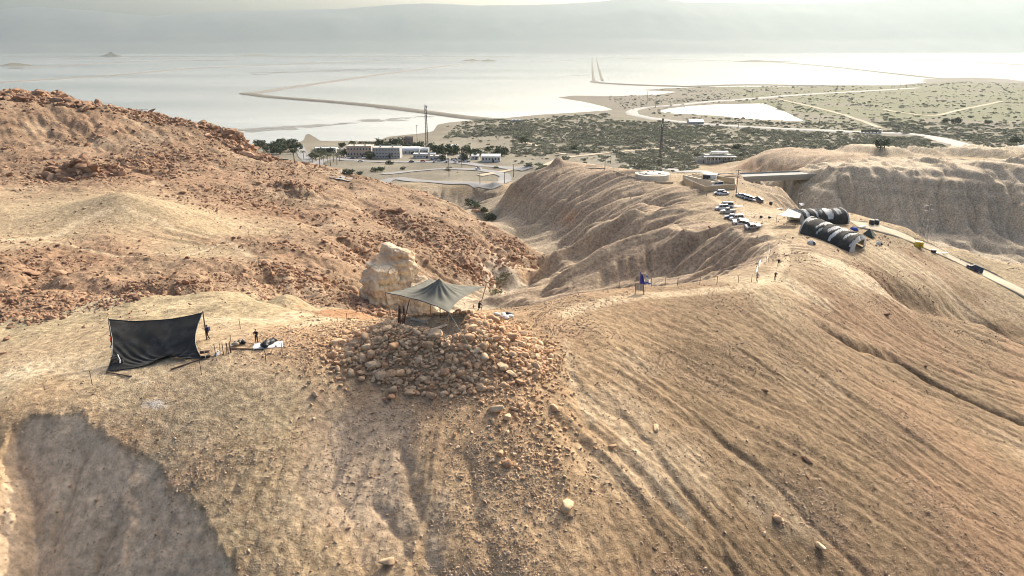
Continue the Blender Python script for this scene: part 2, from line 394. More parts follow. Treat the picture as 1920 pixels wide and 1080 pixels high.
# gullies of the red hill
set_h()
for pl, wd, dp in (([(560,395),(620,430),(680,470),(720,520)],4,2.0),([(330,500),(420,495),(520,520),(600,560)],3.5,2.2),([(60,150+30),(150,250),(260,300)],3,.8),
                   ([(640,330),(690,390),(760,430),(850,480),(900,520)],5,1.8),([(0,520),(120,530),(240,545),(330,545)],3.5,1.6),([(430,540),(500,548),(560,560),(640,580)],3.5,2.2)):
    carve(pl, wd, dp, 0.8)
# vertical lip along the gorge edge below the red hill
set_h()
set_h()
for pl, wd, dp in (([(1345,408),(1270,412),(1200,425),(1120,460),(1060,500),(1005,545)],5,3.5),([(1300,372),(1210,388),(1130,412),(1060,445),(1000,480)],6,4.0),([(1410,485),(1330,495),(1250,505),(1130,530)],5,2.5),([(1240,350),(1160,372),(1090,395),(1020,430)],4,2.5),([(1150,335),(1080,362),(1010,395),(960,420)],4,2.0)):
    carve(pl, wd*.8, dp*.62, .6, jag=.9)
for pl, wd, dp in (([(1436,466),(1372,434),(1250,434),(1180,455),(1120,480),(1050,525)],2.2,-1.0),([(1330,396),(1190,396),(1100,440),(1000,525)],2.0,-1.0)):
    carve(pl, wd, dp, 1.0, jag=.3)
bump(0, 0, 3.5, 3.2, 2.0, world=at(1043, 312, 384)[:2])
# ---- running water: flow-routed erosion cuts branching gullies
def erode(x0, x1, y0, y1, res, iters, k, strength, mexp=.42, cap=.5, relax=1.0, rough=.12, seed=0):
    xs = np.arange(x0, x1, res); yy = np.arange(y0, y1, res); XX, YY = np.meshgrid(xs, yy); n, m = XX.shape
    Z0 = height(XX.ravel(), YY.ravel()).reshape(n, m); Z = Z0+rough*fbm(XX/res*.21, YY/res*.21, 3, 800+seed)
    off = [(-1, 0), (1, 0), (0, -1), (0, 1), (-1, -1), (-1, 1), (1, -1), (1, 1)]; ix = np.arange(n*m).reshape(n, m)
    for it in range(iters):
        Zp = np.pad(Z, 1, mode='edge'); Ip = np.pad(ix, 1, mode='edge'); best = np.zeros((n, m)); rec = ix.copy()
        for a, b in off:
            s_ = (Z-Zp[1+a:1+a+n, 1+b:1+b+m])/(res*math.hypot(a, b)); g = s_ > best; best = np.where(g, s_, best); rec = np.where(g, Ip[1+a:1+a+n, 1+b:1+b+m], rec)
        order = np.argsort(-Z, axis=None).tolist(); rc = rec.ravel().tolist(); A = [1.0]*(n*m)
        for i in order:
            r = rc[i]
            if r != i: A[r] += A[i]
        A = np.array(A).reshape(n, m)*res*res
        cut = np.minimum(k*(A**mexp-1.0)*np.clip(best, .03, 1.2), cap)
        cp = np.pad(cut, 1, mode='edge'); cut = .5*cut+.125*(cp[:-2, 1:-1]+cp[2:, 1:-1]+cp[1:-1, :-2]+cp[1:-1, 2:])
        Z = Z-cut
        for q in range(2):                              # loose slopes slump to the angle of repose
            Zp = np.pad(Z, 1, mode='edge')
            for a, b in off[:4]:
                d = Z-Zp[1+a:1+a+n, 1+b:1+b+m]; Z = Z-.12*np.maximum(d-relax*res, 0)+.12*np.maximum(-d-relax*res, 0)
    D = Z-Z0; D -= np.median(D)*.0
    m_ = np.where((fx > x0+res) & (fx < x1-2*res) & (fy > y0+res) & (fy < y1-2*res))[0]
    u = (fx[m_]-x0)/res; v = (fy[m_]-y0)/res; i = v.astype(int); j = u.astype(int); fu = u-j; fv = v-i
    d = (D[i, j]*(1-fu)+D[i, j+1]*fu)*(1-fv)+(D[i+1, j]*(1-fu)+D[i+1, j+1]*fu)*fv
    eg = sst(0, 8, np.minimum(np.minimum(fx[m_]-x0, x1-fx[m_]), np.minimum(fy[m_]-y0, y1-fy[m_])))
    H[m_] += d*eg*strength[m_]
set_h()
erode(-330, 370, 88, 520, 1.1, 6, .15, (1-PL)*(mM*1.0+mG*1.25+mR*.55+mW*.4+mT*.3+mC*.7+mS*.35)*sst(90, 135, fy), cap=1.1, relax=1.3)
set_h()
# ---- cairn knoll and excavated pit
CX, CY = at(830, 650, 81.5)[:2]
q = np.hypot((fx-CX)/12.8, (fy-CY)/8.2)
q = q*(1+.10*fbm(fx*.2, fy*.2, 2, 200))
H += 2.9*sst(1.0, .30, q)
pc = at(808, 612, 83)
q2 = np.hypot((fx-pc[0])/4.4, (fy-pc[1])/2.9); k_ = sst(1.1, .85, q2); H[:] = H*(1-k_)+k_*(pc[2]+.25+.06*(fy-pc[1]))
q3 = np.hypot((fx-pc[0]-2.2)/2.0, (fy-pc[1]+2.8)/2.2); k_ = sst(1.2, .6, q3); H[:] = H*(1-k_)+k_*np.minimum(H, pc[2]-.5)
# ---- white knob in the gorge
set_h()
# ---- near hill: radial rills round the cairn knoll and down the right flank
CREST = [tuple(at(*c)[:2]) for c in ((0,690,83),(300,690,80),(600,690,78),(835,690,78),(1060,600,95),(1190,545,113),(1420,535,130),(1560,470,180),(1640,450,205))]
dC, pC, sC, _ = seg_dist(fx, fy, CREST)
side = sC < 0
ang = np.arctan2(fx-CX-2, -(fy-CY-3))
tt = np.where(side, pC+ang*16, 0)+2.5*fbm(fx*.07, fy*.07, 3, 210)+0.12*dC*vn(fx*.03, fy*.03, 215)
nr = mT*side*sst(3, 16, dC)
fade = np.clip(1-(dC-45)/60, .35, 1)
H += nr*fade*(ridge(tt*.16, dC*.02, 2, 220)*0.24+ridge(tt*.42, dC*.03, 2, 226)*0.08+vn(tt*1.3, dC*.08, 229)*.06)
set_h()
NEAR_GULLIES = [
 ([(1055,650),(1080,720),(1100,800),(1085,880)],1.0,.75),
 ([(1130,620),(1200,690),(1290,770),(1420,880),(1560,1010),(1620,1080)],1.1,.6),
 ([(1120,740),(1190,800),(1260,890),(1330,980),(1380,1080)],1.0,.8),
 ([(1000,700),(1060,820),(1130,930),(1200,1080)],.9,.45),
 ([(1260,570),(1370,640),(1480,710),(1600,780),(1720,870)],1.3,.6),
 ([(1500,590),(1590,640),(1680,670),(1760,720),(1920,790)],1.6,1.6),
 ([(1440,590),(1540,650),(1640,720),(1800,800)],1.3,.5),
 ([(1640,530),(1740,570),(1830,590),(1920,640)],4.5,3.2),
 ([(1350,560),(1450,640),(1560,720),(1680,820),(1800,960)],1.2,.45),
 ([(750,800),(770,900),(800,1000),(820,1080)],1.2,.9),
 ([(870,840),(890,950),(930,1080)],1.4,.7),
 ([(690,930),(740,985),(790,1080)],1.0,.8),
]
for k, (pl, wd, dp) in enumerate(NEAR_GULLIES): carve(pl, wd*(.7 if dp < 2 else 1), dp*(1 if dp > 1.5 else .38), .7, seed=k, jag=.8)
set_h()
erode(-62, 115, 41, 150, .42, 5, .036, mT*.55*sst(150, 110, fy)*np.clip(sst(2, 9, dC), .15, 1)+mC*.5*sst(150, 110, fy)+mS*.25*sst(150, 110, fy), cap=.22, relax=.95, rough=.10, seed=40)
# the two shaded hollows below the platform: steep-headed scoops
def scoop(pix, depth, edge):
    P = np.array([hit(a, b)[:2] for a, b in pix]); m = np.where((fx > P[:, 0].min()-6) & (fx < P[:, 0].max()+6) & (fy > P[:, 1].min()-6) & (fy < P[:, 1].max()+6))[0]
    x, y = fx[m]+.5*fbm(fx[m]*.3, fy[m]*.3, 3, 301), fy[m]+.5*fbm(fx[m]*.3, fy[m]*.3, 3, 305)
    d, _, _, _ = seg_dist(x, y, [tuple(p) for p in P]+[tuple(P[0])])
    ins = np.zeros(len(m), bool); n = len(P)
    for i in range(n):
        x1, y1 = P[i]; x2, y2 = P[(i+1) % n]
        c = ((y1 > y) != (y2 > y)) & (x < (x2-x1)*(y-y1)/(y2-y1+1e-12)+x1); ins ^= c
    sdv = np.where(ins, d, -d); H[m] -= depth*sst(-edge*.3, edge, sdv)
set_h()
# a side valley whose far flank stands in its own shade: crisp crest, smooth marl face
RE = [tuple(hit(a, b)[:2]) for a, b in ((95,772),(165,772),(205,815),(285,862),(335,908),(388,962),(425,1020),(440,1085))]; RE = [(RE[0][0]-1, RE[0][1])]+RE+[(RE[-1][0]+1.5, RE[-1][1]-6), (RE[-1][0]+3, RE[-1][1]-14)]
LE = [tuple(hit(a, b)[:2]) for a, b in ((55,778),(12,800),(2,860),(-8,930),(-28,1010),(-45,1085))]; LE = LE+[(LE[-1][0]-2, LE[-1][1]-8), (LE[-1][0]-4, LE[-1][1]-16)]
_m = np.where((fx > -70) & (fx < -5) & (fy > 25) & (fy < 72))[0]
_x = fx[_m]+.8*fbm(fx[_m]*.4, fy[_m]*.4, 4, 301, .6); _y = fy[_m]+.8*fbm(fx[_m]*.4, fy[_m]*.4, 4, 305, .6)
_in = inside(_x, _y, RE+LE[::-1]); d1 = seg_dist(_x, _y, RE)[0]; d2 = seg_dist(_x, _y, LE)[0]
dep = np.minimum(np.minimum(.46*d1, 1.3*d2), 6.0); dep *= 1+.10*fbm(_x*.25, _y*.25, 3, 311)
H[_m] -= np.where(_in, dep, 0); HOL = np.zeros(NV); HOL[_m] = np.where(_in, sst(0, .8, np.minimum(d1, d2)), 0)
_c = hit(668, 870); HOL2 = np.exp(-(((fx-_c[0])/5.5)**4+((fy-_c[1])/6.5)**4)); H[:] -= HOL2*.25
set_h()
carve([(165,820),(150,880),(120,940),(95,1010)], .55, .95, .6, jag=1.0, seed=81); carve([(300,885),(262,930),(215,985),(190,1060)], .4, .6, .55, jag=1.2, seed=82); carve([(255,870),(235,930),(240,1000),(225,1085)], .7, -.5, .8, jag=1.0, seed=83)
# ---- paths trodden on the ground
set_h()
# ---- fine relief everywhere near
H += (1-PL)*(mT*.075*(1-.2*np.maximum(HOL, HOL2))+mS*.05+mC*.10+mM*.10+mR*.28+mG*.22+mW*.3)*fbm(fx*.9, fy*.9, 3, 330)
H += (1-PL)*(mT*.055*(1-.4*np.maximum(HOL, HOL2))+mS*.035+mC*.05+mR*.12)*sst(420, 90, fy)*fbm(fx*2.6, fy*2.6, 3, 340, .6)
set_h()
# ---- pond on the plain
POND = [tuple(atz(a, b, 5.0)[:2]) for a, b in ((1238,208),(1262,203),(1290,199),(1340,196),(1432,194),(1470,209),(1507,227),(1450,225),(1400,223),(1350,217),(1300,214),(1250,212))]
_m = np.where((fy > 900) & (fy < 1700) & (fx > 100) & (fx < 900))[0]
_d, _, _, _ = seg_dist(fx[_m], fy[_m], POND+[POND[0]]); _s = np.where(inside(fx[_m], fy[_m], POND), _d, -_d)
H[_m] = np.where(_s > -60, H[_m]*sst(5, -60, _s)+(1-sst(5, -60, _s))*np.where(_s > 0, 5.0-np.minimum(_s*.1, 1.5), 5.0-_s*.02), H[_m])
set_h()
# ---- ground colours (albedo per ground class, from what the ground is made of; the shaded hollow is lightened)
ALB = {'T': (.305, .218, .130), 'S': (.385, .31, .20), 'C': (.40, .33, .208), 'R': (.272, .188, .122), 'M': (.375, .292, .207), 'W': (.40, .34, .25), 'G': (.47, .40, .30)}
colr = np.zeros((NV, 3))
for k, L in enumerate(LET): colr += CW[:, k:k+1]*np.array(ALB[L])
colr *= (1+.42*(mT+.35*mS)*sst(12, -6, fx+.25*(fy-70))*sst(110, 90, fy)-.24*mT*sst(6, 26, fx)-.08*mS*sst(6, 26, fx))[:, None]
f1 = fbm(fx*.05, fy*.05, 4, 400)[:, None]; f2 = fbm(fx*.3, fy*.3, 4, 410)[:, None]
colr = colr*(1+.22*f1+.20*f2)
# pale marl showing through in patches
patch = sst(.18, .55, fbm(fx*.07, fy*.07, 4, 420))*(mT*.55+mR*.45+mM*.4)
colr = colr*(1-patch[:, None]*.6)+patch[:, None]*.6*np.array([.60, .49, .34])
# rusty gravel veils
rust = sst(-.05, .45, fbm(fx*.045+9, fy*.045, 4, 430))*(mT*.6+mR*.5+mS*.25)
colr = colr*(1-rust[:, None]*.5)+rust[:, None]*.5*np.array([.36, .21, .13])
# strata bands in the canyon and on the spurs
bnd = fbm(H*.33+fx*.01, H*.05+fy*.008, 3, 440)
colr *= (1+(.20*mg+.10*mM)*bnd)[:, None]
# greenish-grey marl near the foot of the spurs and in the canyon
gr = np.clip(sst(36, 24, H)*mM*.7+mg*.35*sst(-.2, .4, fbm(fx*.02, fy*.05, 3, 445)), 0, 1)
colr = colr*(1-gr[:, None]*.7)+gr[:, None]*.7*np.array([.40, .36, .28])
# orange band low in the gorge walls
ob = mM*np.exp(-((H-27-2*f1[:, 0])/3.0)**2)*sst(-.1, .4, fbm(fx*.03, fy*.03, 2, 447))*.6
colr = colr*(1-ob[:, None])+ob[:, None]*np.array([.50, .29, .15])
def paint(pix, width, col, amt=1.0, world=None, seed=0):
    P = np.array(world if world is not None else [tuple(hit(a, b)[:2]) for a, b in pix]); lo = P.min(0)-width*3; hi = P.max(0)+width*3
    m = np.where((fx > lo[0]) & (fx < hi[0]) & (fy > lo[1]) & (fy < hi[1]))[0]
    d, _, _, _ = seg_dist(fx[m]+width*.5*fbm(fx[m]/width*.5, fy[m]/width*.5, 3, 500+seed), fy[m], [tuple(p) for p in P])
    a = (amt*np.exp(-(d/width)**4))[:, None]; colr[m] = colr[m]*(1-a)+a*np.array(col)
def blot(px, py, rx, ry, col, amt, seed=0):
    c = hit(px, py); m = np.where((np.abs(fx-c[0]) < rx*2) & (np.abs(fy-c[1]) < ry*2))[0]; n = fbm(fx[m]*.35, fy[m]*.35, 4, 520+seed)
    a = (amt*sst(1.1, .5, np.hypot((fx[m]-c[0])/rx, (fy[m]-c[1])/ry)+.6*n))[:, None]; colr[m] = colr[m]*(1-a)+a*np.array(col)
PATHC = (.54, .44, .30)
for k, (pl, wd, am) in enumerate((
    ([(0,450),(60,448),(110,440),(140,420),(200,395)],1.6,.9),([(60,448),(140,462),(210,480),(330,478),(420,455)],.5,.8),([(230,388),(330,430),(420,450),(470,480)],1.0,.5),
    ([(1060,590),(1110,570),(1190,556),(1300,548),(1420,532),(1450,520),(1470,490),(1470,460),(1440,430),(1410,410),(1380,385),(1330,365)],1.4,.7),
    ([(1420,500),(1440,478),(1425,455),(1370,436),(1300,433),(1180,428)],.7,.8),([(1250,436),(1180,456),(1120,480),(1050,525)],.6,.6),
    ([(1190,396),(1100,440),(1000,525)],.7,.5),([(1330,396),(1260,397),(1190,396)],.7,.6),
    ([(1160,336),(1120,360),(1080,390),(1040,420)],.8,.55),([(1230,345),(1180,380),(1120,420)],.7,.35),
    ([(1290,505),(1240,520),(1190,535)],.6,.5),([(1380,480),(1300,505),(1200,530)],.6,.45),
    ([(560,610),(620,600),(680,596)],1.5,.8),([(420,600),(520,600),(600,590)],2.2,.7),([(40,690),(120,680),(180,690)],2.8,.7),
    ([(1060,640),(1075,720),(1110,790)],.5,.5),([(1100,740),(1180,830),(1290,980)],.6,.45))):
    paint(pl, wd, PATHC, am, seed=k)
for k, a in enumerate(((290,760,1.9,1.0,(.80,.76,.68),.85),(40,700,4,2.6,(.66,.56,.38),.8),(330,575,7,5,(.50,.415,.265),.75),(480,560,6,5,(.48,.40,.26),.5),(180,570,6,6,(.62,.5,.33),.5),
      (1600,510,14,9,(.62,.52,.37),.6),(1500,540,9,5,(.60,.50,.35),.5),(1450,400,14,12,(.60,.49,.35),.6),(1700,490,12,8,(.58,.48,.33),.5),(820,1000,1.6,5,(.46,.39,.30),.4),(500,880,7,9,(.42,.33,.20),.65),(400,760,9,5,(.42,.33,.205),.5),(690,860,5,6,(.44,.345,.24),.6),(720,960,4,5,(.44,.345,.24),.6),(560,1040,5,5,(.40,.31,.19),.5),
      (808,612,5.2,3.6,(.42,.37,.28),.97),(840,632,2.0,1.6,(.48,.42,.32),.9),(1720,518,4,1.2,(.22,.13,.09),.6),(940,540,9,18,(.60,.52,.40),.7),(672,588,9,9,(.36,.19,.095),.85))):
    blot(*a[:4], a[4], a[5], seed=k)
colr[:] = colr*(1-.85*HOL[:, None])+.85*HOL[:, None]*np.array([.64, .48, .32])*(1+.16*f2+.12*f1)  # hollow painted paler and warmer than its marl to lift the shade there
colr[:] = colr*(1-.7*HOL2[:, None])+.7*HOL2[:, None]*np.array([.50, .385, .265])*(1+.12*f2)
# the plain: pale gravel, scrub soil, wet shore
if True:
    pm = PL[:, None]; n1 = fbm(fx*.012, fy*.012, 4, 460)[:, None]; n2 = fbm(fx*.05, fy*.03, 4, 470)[:, None]
    soil = np.array([.215, .203, .16])*(1+.22*n1+.22*n2)
    scrub = (.45*sst(-.25, .2, (n2+.4*n1)[:, 0])+.55*sst(.0, .4, n2[:, 0]))*sst(20, 120, PLS)*sst(600, 760, fy)*sst(-60, 60, fx)
    soil = soil*(1-.6*scrub[:, None])+.6*scrub[:, None]*np.array([.15, .145, .095])
    green = (sst(.02, .35, (n1+.5*n2)[:, 0]+.55*sst(250, 520, fx-.10*fy)*sst(900, 1150, fy))*sst(850, 1050, fy)*sst(15, 90, PLS)*sst(200, 420, fx))[:, None]
    soil = soil*(1-.75*green)+.75*green*np.array([.15, .17, .09])
    wet = np.exp(-np.maximum(PLS, 0)/16)[:, None]; soil = soil*(1-.65*wet)+.65*wet*np.array([.17, .15, .12])
    mud = (sst(1180, 1330, fy)*sst(330, 230, fx-.12*fy)*sst(-.5, .2, n2[:, 0]+.3))[:, None]; soil = soil*(1-.7*mud)+.7*mud*np.array([.19, .175, .145])
    spit = (sst(1330, 1500, fy)*sst(150, 40, fx-.12*fy))[:, None]*.0
    colr = colr*(1-pm)+soil*pm
colr = np.clip(colr, .02, .85)

def ground_material():
    m, nt, b = new_mat('desert_ground')
    at_ = nt.nodes.new('ShaderNodeAttribute'); at_.attribute_name = 'soil'
    tc = nt.nodes.new('ShaderNodeTexCoord'); ge = nt.nodes.new('ShaderNodeNewGeometry'); P = ge.outputs['Position']
    n_a = noise(nt, 1.1, 8, 0.68, P); n_b = noise(nt, 5.5, 5, 0.7, P)
    c = mix(nt, ramp(nt, n_a, [(.32, .0), (.68, 1.0)]), (.50, .46, .42), (1.45, 1.42, 1.36))
    c = mix(nt, at_.outputs['Alpha'], (1, 1, 1), c); c = mix(nt, 1.0, at_.outputs['Color'], c, 'MULTIPLY')
    vo = nt.nodes.new('ShaderNodeTexVoronoi'); vo.inputs['Scale'].default_value = 4.2; nt.links.new(P, vo.inputs['Vector'])
    sp = ramp(nt, vo.outputs['Distance'], [(.0, 1.0), (.22, 1.0), (.34, 0.0)])
    cc = mix(nt, ramp(nt, vo.outputs['Color'], [(.0, .0), (1, 1)]), (.13, .08, .05), (.52, .41, .29))
    sel = math_n(nt, 'MULTIPLY', math_n(nt, 'MULTIPLY', sp, at_.outputs['Alpha']), ramp(nt, n_b, [(.42, 0), (.56, .85)]))
    c = mix(nt, sel, c, cc)
    nt.links.new(c, b.inputs['Base Color']); b.inputs['Roughness'].default_value = .95
    b.inputs['Specular IOR Level'].default_value = .15
    vo2 = nt.nodes.new('ShaderNodeTexVoronoi'); vo2.inputs['Scale'].default_value = 1.3; nt.links.new(P, vo2.inputs['Vector'])
    hsum = math_n(nt, 'ADD', math_n(nt, 'MULTIPLY', n_a, .30), math_n(nt, 'MULTIPLY', sp, .035))
    hsum = math_n(nt, 'ADD', hsum, math_n(nt, 'MULTIPLY', n_b, .13))
    hsum = math_n(nt, 'ADD', hsum, math_n(nt, 'MULTIPLY', ramp(nt, vo2.outputs['Distance'], [(0, 1), (.45, 0)]), .09))
    bp = nt.nodes.new('ShaderNodeBump'); nt.links.new(math_n(nt, 'MULTIPLY', at_.outputs['Alpha'], .62), bp.inputs['Strength']); bp.inputs['Distance'].default_value = 1.0
    nt.links.new(hsum, bp.inputs['Height']); nt.links.new(bp.outputs[0], b.inputs['Normal'])
    return m
M_GROUND = ground_material()
me = bpy.data.meshes.new('desert_ground')
me.vertices.add(NV); co = np.stack([fx, fy, H], 1).astype(np.float32); me.vertices.foreach_set('co', co.ravel())
ii, jj = np.meshgrid(np.arange(NR-1), np.arange(NC-1), indexing='ij'); b0 = (ii*NC+jj).ravel()
lp = np.stack([b0, b0+1, b0+NC+1, b0+NC], 1).astype(np.int32); nf = len(lp)
me.loops.add(nf*4); me.loops.foreach_set('vertex_index', lp.ravel()); me.polygons.add(nf)
me.polygons.foreach_set('loop_start', np.arange(0, nf*4, 4, dtype=np.int32)); me.polygons.foreach_set('use_smooth', np.ones(nf, bool))
me.update()
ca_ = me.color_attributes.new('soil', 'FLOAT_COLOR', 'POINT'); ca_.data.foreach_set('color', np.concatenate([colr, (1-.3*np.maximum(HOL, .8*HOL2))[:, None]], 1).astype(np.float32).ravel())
me.materials.append(M_GROUND)
tag(link('desert_ground', me), kind='structure')

# ---------------------------------------------------------------- sea, far mountains, haze
def sea_material():
    m, nt, b = new_mat('brine')
    ge = nt.nodes.new('ShaderNodeNewGeometry'); P = ge.outputs['Position']
    mp = nt.nodes.new('ShaderNodeMapping'); mp.inputs['Scale'].default_value = (.0005, .0016, 1); nt.links.new(P, mp.inputs['Vector'])
    a = noise(nt, 1.0, 6, .6, mp.outputs[0])
    c = mix(nt, ramp(nt, a, [(.36, 0), (.64, 1)]), (.22, .245, .23), (.50, .51, .48))
    nt.links.new(c, b.inputs['Base Color'])
    b.inputs['Roughness'].default_value = .12; b.inputs['IOR'].default_value = 1.38
    bp = nt.nodes.new('ShaderNodeBump'); bp.inputs['Strength'].default_value = .25; bp.inputs['Distance'].default_value = .4
    nt.links.new(noise(nt, .25, 3, .5, P), bp.inputs['Height']); nt.links.new(bp.outputs[0], b.inputs['Normal'])
    return m
M_SEA = sea_material()
mb = MB(); mb.add([(-26000, 300, 0), (26000, 300, 0), (26000, 13500, 0), (-26000, 13500, 0)], [(0, 1, 2, 3)])
tag(mb.build('sea', M_SEA), kind='structure')

mb = MB(); mb.add([(x, y, 5.0) for x, y in [(POND[0][0]*0+sum(p[0] for p in POND)/len(POND)+(p[0]-sum(q[0] for q in POND)/len(POND))*1.04, sum(p2[1] for p2 in POND)/len(POND)+(p[1]-sum(q[1] for q in POND)/len(POND))*1.04) for p in POND]], [tuple(range(len(POND)))])
tag(mb.build('pond', M_SEA), kind='structure')

def mountains():
    """the escarpment across the sea, 13 to 22 km away"""
    SK = [(-700,30),(-300,22),(0,18),(80,14),(200,22),(300,32),(370,25),(480,22),(560,20),(650,18),(740,10),(800,8),(900,12),(960,11),(1050,9),(1120,4),(1170,-2),(1250,1),(1290,5),(1450,4),(1600,3),(1660,-1),(1750,-8),(1920,-14),(2300,-6),(2700,0)]
    nx, ny = 420, 46
    X = np.linspace(-17000, 19000, nx)[None].repeat(ny, 0); t = np.linspace(0, 1, ny)[:, None].repeat(nx, 1)
    Yb = 12600+500*vn(X/4000, X*0, 1); Y = Yb+t*7000
    px = 960+X*F/15750; skyy = np.interp(px, [a for a, b in SK], [b for a, b in SK])
    v = (540-skyy)/F; top = CAMZ+(v*CP-SP)*(16900/(CP+v*SP))
    prof = np.interp(t, [0, .08, .25, .45, .62, 1], [-.01, .02, .22, .68, 1, .95])
    n = ridge(X/1500+.4*fbm(X/3000, Y/3000, 2, 7), Y/5000, 5, 3)
    Z = top*prof*(1+.10*n*np.sin(np.clip(t/.62, 0, 1)*math.pi))+22*fbm(X/700, Y/700, 4, 9)*sst(.05, .2, t)*sst(.62, .4, t)+14*fbm(X/900, X*0, 3, 12)*(t > .3)
    m, nt, b = new_mat('far_rock'); ge = nt.nodes.new('ShaderNodeNewGeometry')
    nt.links.new(mix(nt, noise(nt, .003, 6, .6, ge.outputs['Position']), (.12, .125, .13), (.17, .17, .17)), b.inputs['Base Color']); b.inputs['Roughness'].default_value = 1
    mb = MB(); mb.grid(np.stack([X, Y, Z], 2)); tag(mb.build('mountains', m, smooth=True), kind='structure')
mountains()
hm = bpy.data.materials.new('haze'); hm.use_nodes = True; nt = hm.node_tree; nt.nodes.clear()
pv = nt.nodes.new('ShaderNodeVolumePrincipled'); pv.inputs['Color'].default_value = (.375, .445, .46, 1); pv.inputs['Density'].default_value = HAZE; pv.inputs['Anisotropy'].default_value = .52
mo = nt.nodes.new('ShaderNodeOutputMaterial'); nt.links.new(pv.outputs[0], mo.inputs['Volume'])
mb = MB(); mb.box((0, 10000, 648), (56000, 21200, 1304)); hb = mb.build('haze', hm); tag(hb, kind='stuff')
# ================================================================ STONES
def stone_material(name, lo, hi, scale=1.2):
    m, nt, b = new_mat(name)
    tc = nt.nodes.new('ShaderNodeTexCoord'); oi = nt.nodes.new('ShaderNodeObjectInfo')
    ad = nt.nodes.new('ShaderNodeVectorMath'); ad.operation = 'ADD'; nt.links.new(tc.outputs['Object'], ad.inputs[0])
    sc_ = nt.nodes.new('ShaderNodeVectorMath'); sc_.operation = 'SCALE'; sc_.inputs[3].default_value = 40; nt.links.new(oi.outputs['Location'], sc_.inputs[0]); nt.links.new(sc_.outputs[0], ad.inputs[1])
    n = noise(nt, scale, 7, .65, ad.outputs[0])
    c = mix(nt, ramp(nt, oi.outputs['Random'], [(0, 0), (1, 1)]), lo, hi)
    c = mix(nt, 1.0, c, mix(nt, ramp(nt, n, [(.3, 0), (.7, 1)]), (.62, .58, .55), (1.3, 1.28, 1.22)), 'MULTIPLY')
    nt.links.new(c, b.inputs['Base Color']); b.inputs['Roughness'].default_value = .9; b.inputs['Specular IOR Level'].default_value = .25
    bp = nt.nodes.new('ShaderNodeBump'); bp.inputs['Strength'].default_value = .6; bp.inputs['Distance'].default_value = .08
    nt.links.new(noise(nt, scale*3.5, 6, .6, ad.outputs[0]), bp.inputs['Height']); nt.links.new(bp.outputs[0], b.inputs['Normal'])
    return m
M_STONE = stone_material('cairn_stone', (.48, .285, .16), (.70, .53, .34))
M_RED = stone_material('red_rock', (.26, .15, .095), (.42, .28, .18), .7)
M_GRAVEL = stone_material('gravel_stone', (.36, .25, .165), (.64, .50, .35))
def ico(sub):
    bm = bmesh.new(); bmesh.ops.create_icosphere(bm, subdivisions=sub, radius=1.0)
    v = np.array([q.co[:] for q in bm.verts]); f = [tuple(q.index for q in p.verts) for p in bm.faces]; bm.free(); return v, f
ICO2, ICO3 = ico(2), ico(3)
def stone_mesh(seed, mat, base=ICO2, p=9, rough=.05, smooth=True):
    r = np.random.default_rng(seed); D, Fc = base
    n = r.normal(size=(13, 3)); n /= np.linalg.norm(n, axis=1, keepdims=True); h = r.uniform(.58, 1.0, 13)
    s = (np.clip(D@n.T/h, 0, None)**p).sum(1)**(-1/p)
    s = np.minimum(s, 1.35)*(1+rough*vn(D[:, 0]*2.3+seed, D[:, 1]*2.3+D[:, 2]*1.7, seed)+rough*.6*vn(D[:, 1]*5+seed, D[:, 2]*5, seed+3))
    V = D*s[:, None]*np.array([r.uniform(.9, 1.25), r.uniform(.75, 1.0), r.uniform(.62, .9)])*.5
    me = bpy.data.meshes.new('stone'); me.from_pydata([tuple(q) for q in V], [], Fc); me.materials.append(mat)
    me.polygons.foreach_set('use_smooth', [smooth]*len(me.polygons)); return me
STONES = [stone_mesh(100+k, M_STONE, p=18, rough=.10, smooth=(k % 3 == 0)) for k in range(16)]
REDS = [stone_mesh(200+k, M_RED, p=14, rough=.09, smooth=False) for k in range(8)]
GRAV = [stone_mesh(300+k, M_GRAVEL, base=ico(1), p=12, smooth=False) for k in range(4)]

# ---- the cairn: about 300 large stones one by one, the smaller ones as rubble
cairn = empty('stone_cairn', (CX, CY, hz(CX, CY)), 0, 'large mound of loose tan boulders under the pyramidal shade cloth', 'stone mound')
rng = np.random.default_rng(3)
def in_pit(x, y, k=1.0): return np.hypot((x-pc[0])/(4.0*k), (y-pc[1])/(2.6*k)) < 1
def cairn_q(x, y): return math.hypot((x-CX)/12.6, (y-CY)/8.0)
placed = np.zeros((0, 3)); big = []
for d0, n in ((1.25, 16), (1.0, 50), (.82, 105), (.68, 130)):
    tries = 0; got = 0
    while got < n and tries < 6000:
        tries += 1
        a = rng.uniform(0, 2*math.pi); rr = math.sqrt(rng.uniform(0, 1.12))
        x = CX+math.cos(a)*12.6*rr; y = CY+math.sin(a)*8.0*rr
        if y > CY+5 and rng.random() < .8: continue
        if d0 > 1 and rr > .95 and rng.random() < .6: continue
        if x < CX-6 and y < CY-4 and rr > .86 and rng.random() < .8: continue
        if in_pit(x, y, 1.18) or in_pit(x, y+1.2, 1.0) or rr > 1.02 and rng.random() < .7: continue
        D = d0*rng.uniform(.86, 1.14)
        if len(placed) and (np.hypot(placed[:, 0]-x, placed[:, 1]-y) < .40*(placed[:, 2]+D)).any(): continue
        placed = np.vstack([placed, (x, y, D)]); big.append((x, y, D)); got += 1
ci = cairn.location.copy()
for k, (x, y, D) in enumerate(big):
    o = bpy.data.objects.new('stone', STONES[k % 16]); COL.objects.link(o); o.parent = cairn
    o.location = (x-ci.x, y-ci.y, hz(x, y)+D*.20-ci.z); o.rotation_euler = (rng.uniform(-.5, .5), rng.uniform(-.5, .5), rng.uniform(0, 6.28))
    s = D*rng.uniform(.95, 1.15); o.scale = (s*rng.uniform(.9, 1.25), s, s*rng.uniform(.85, 1.1))
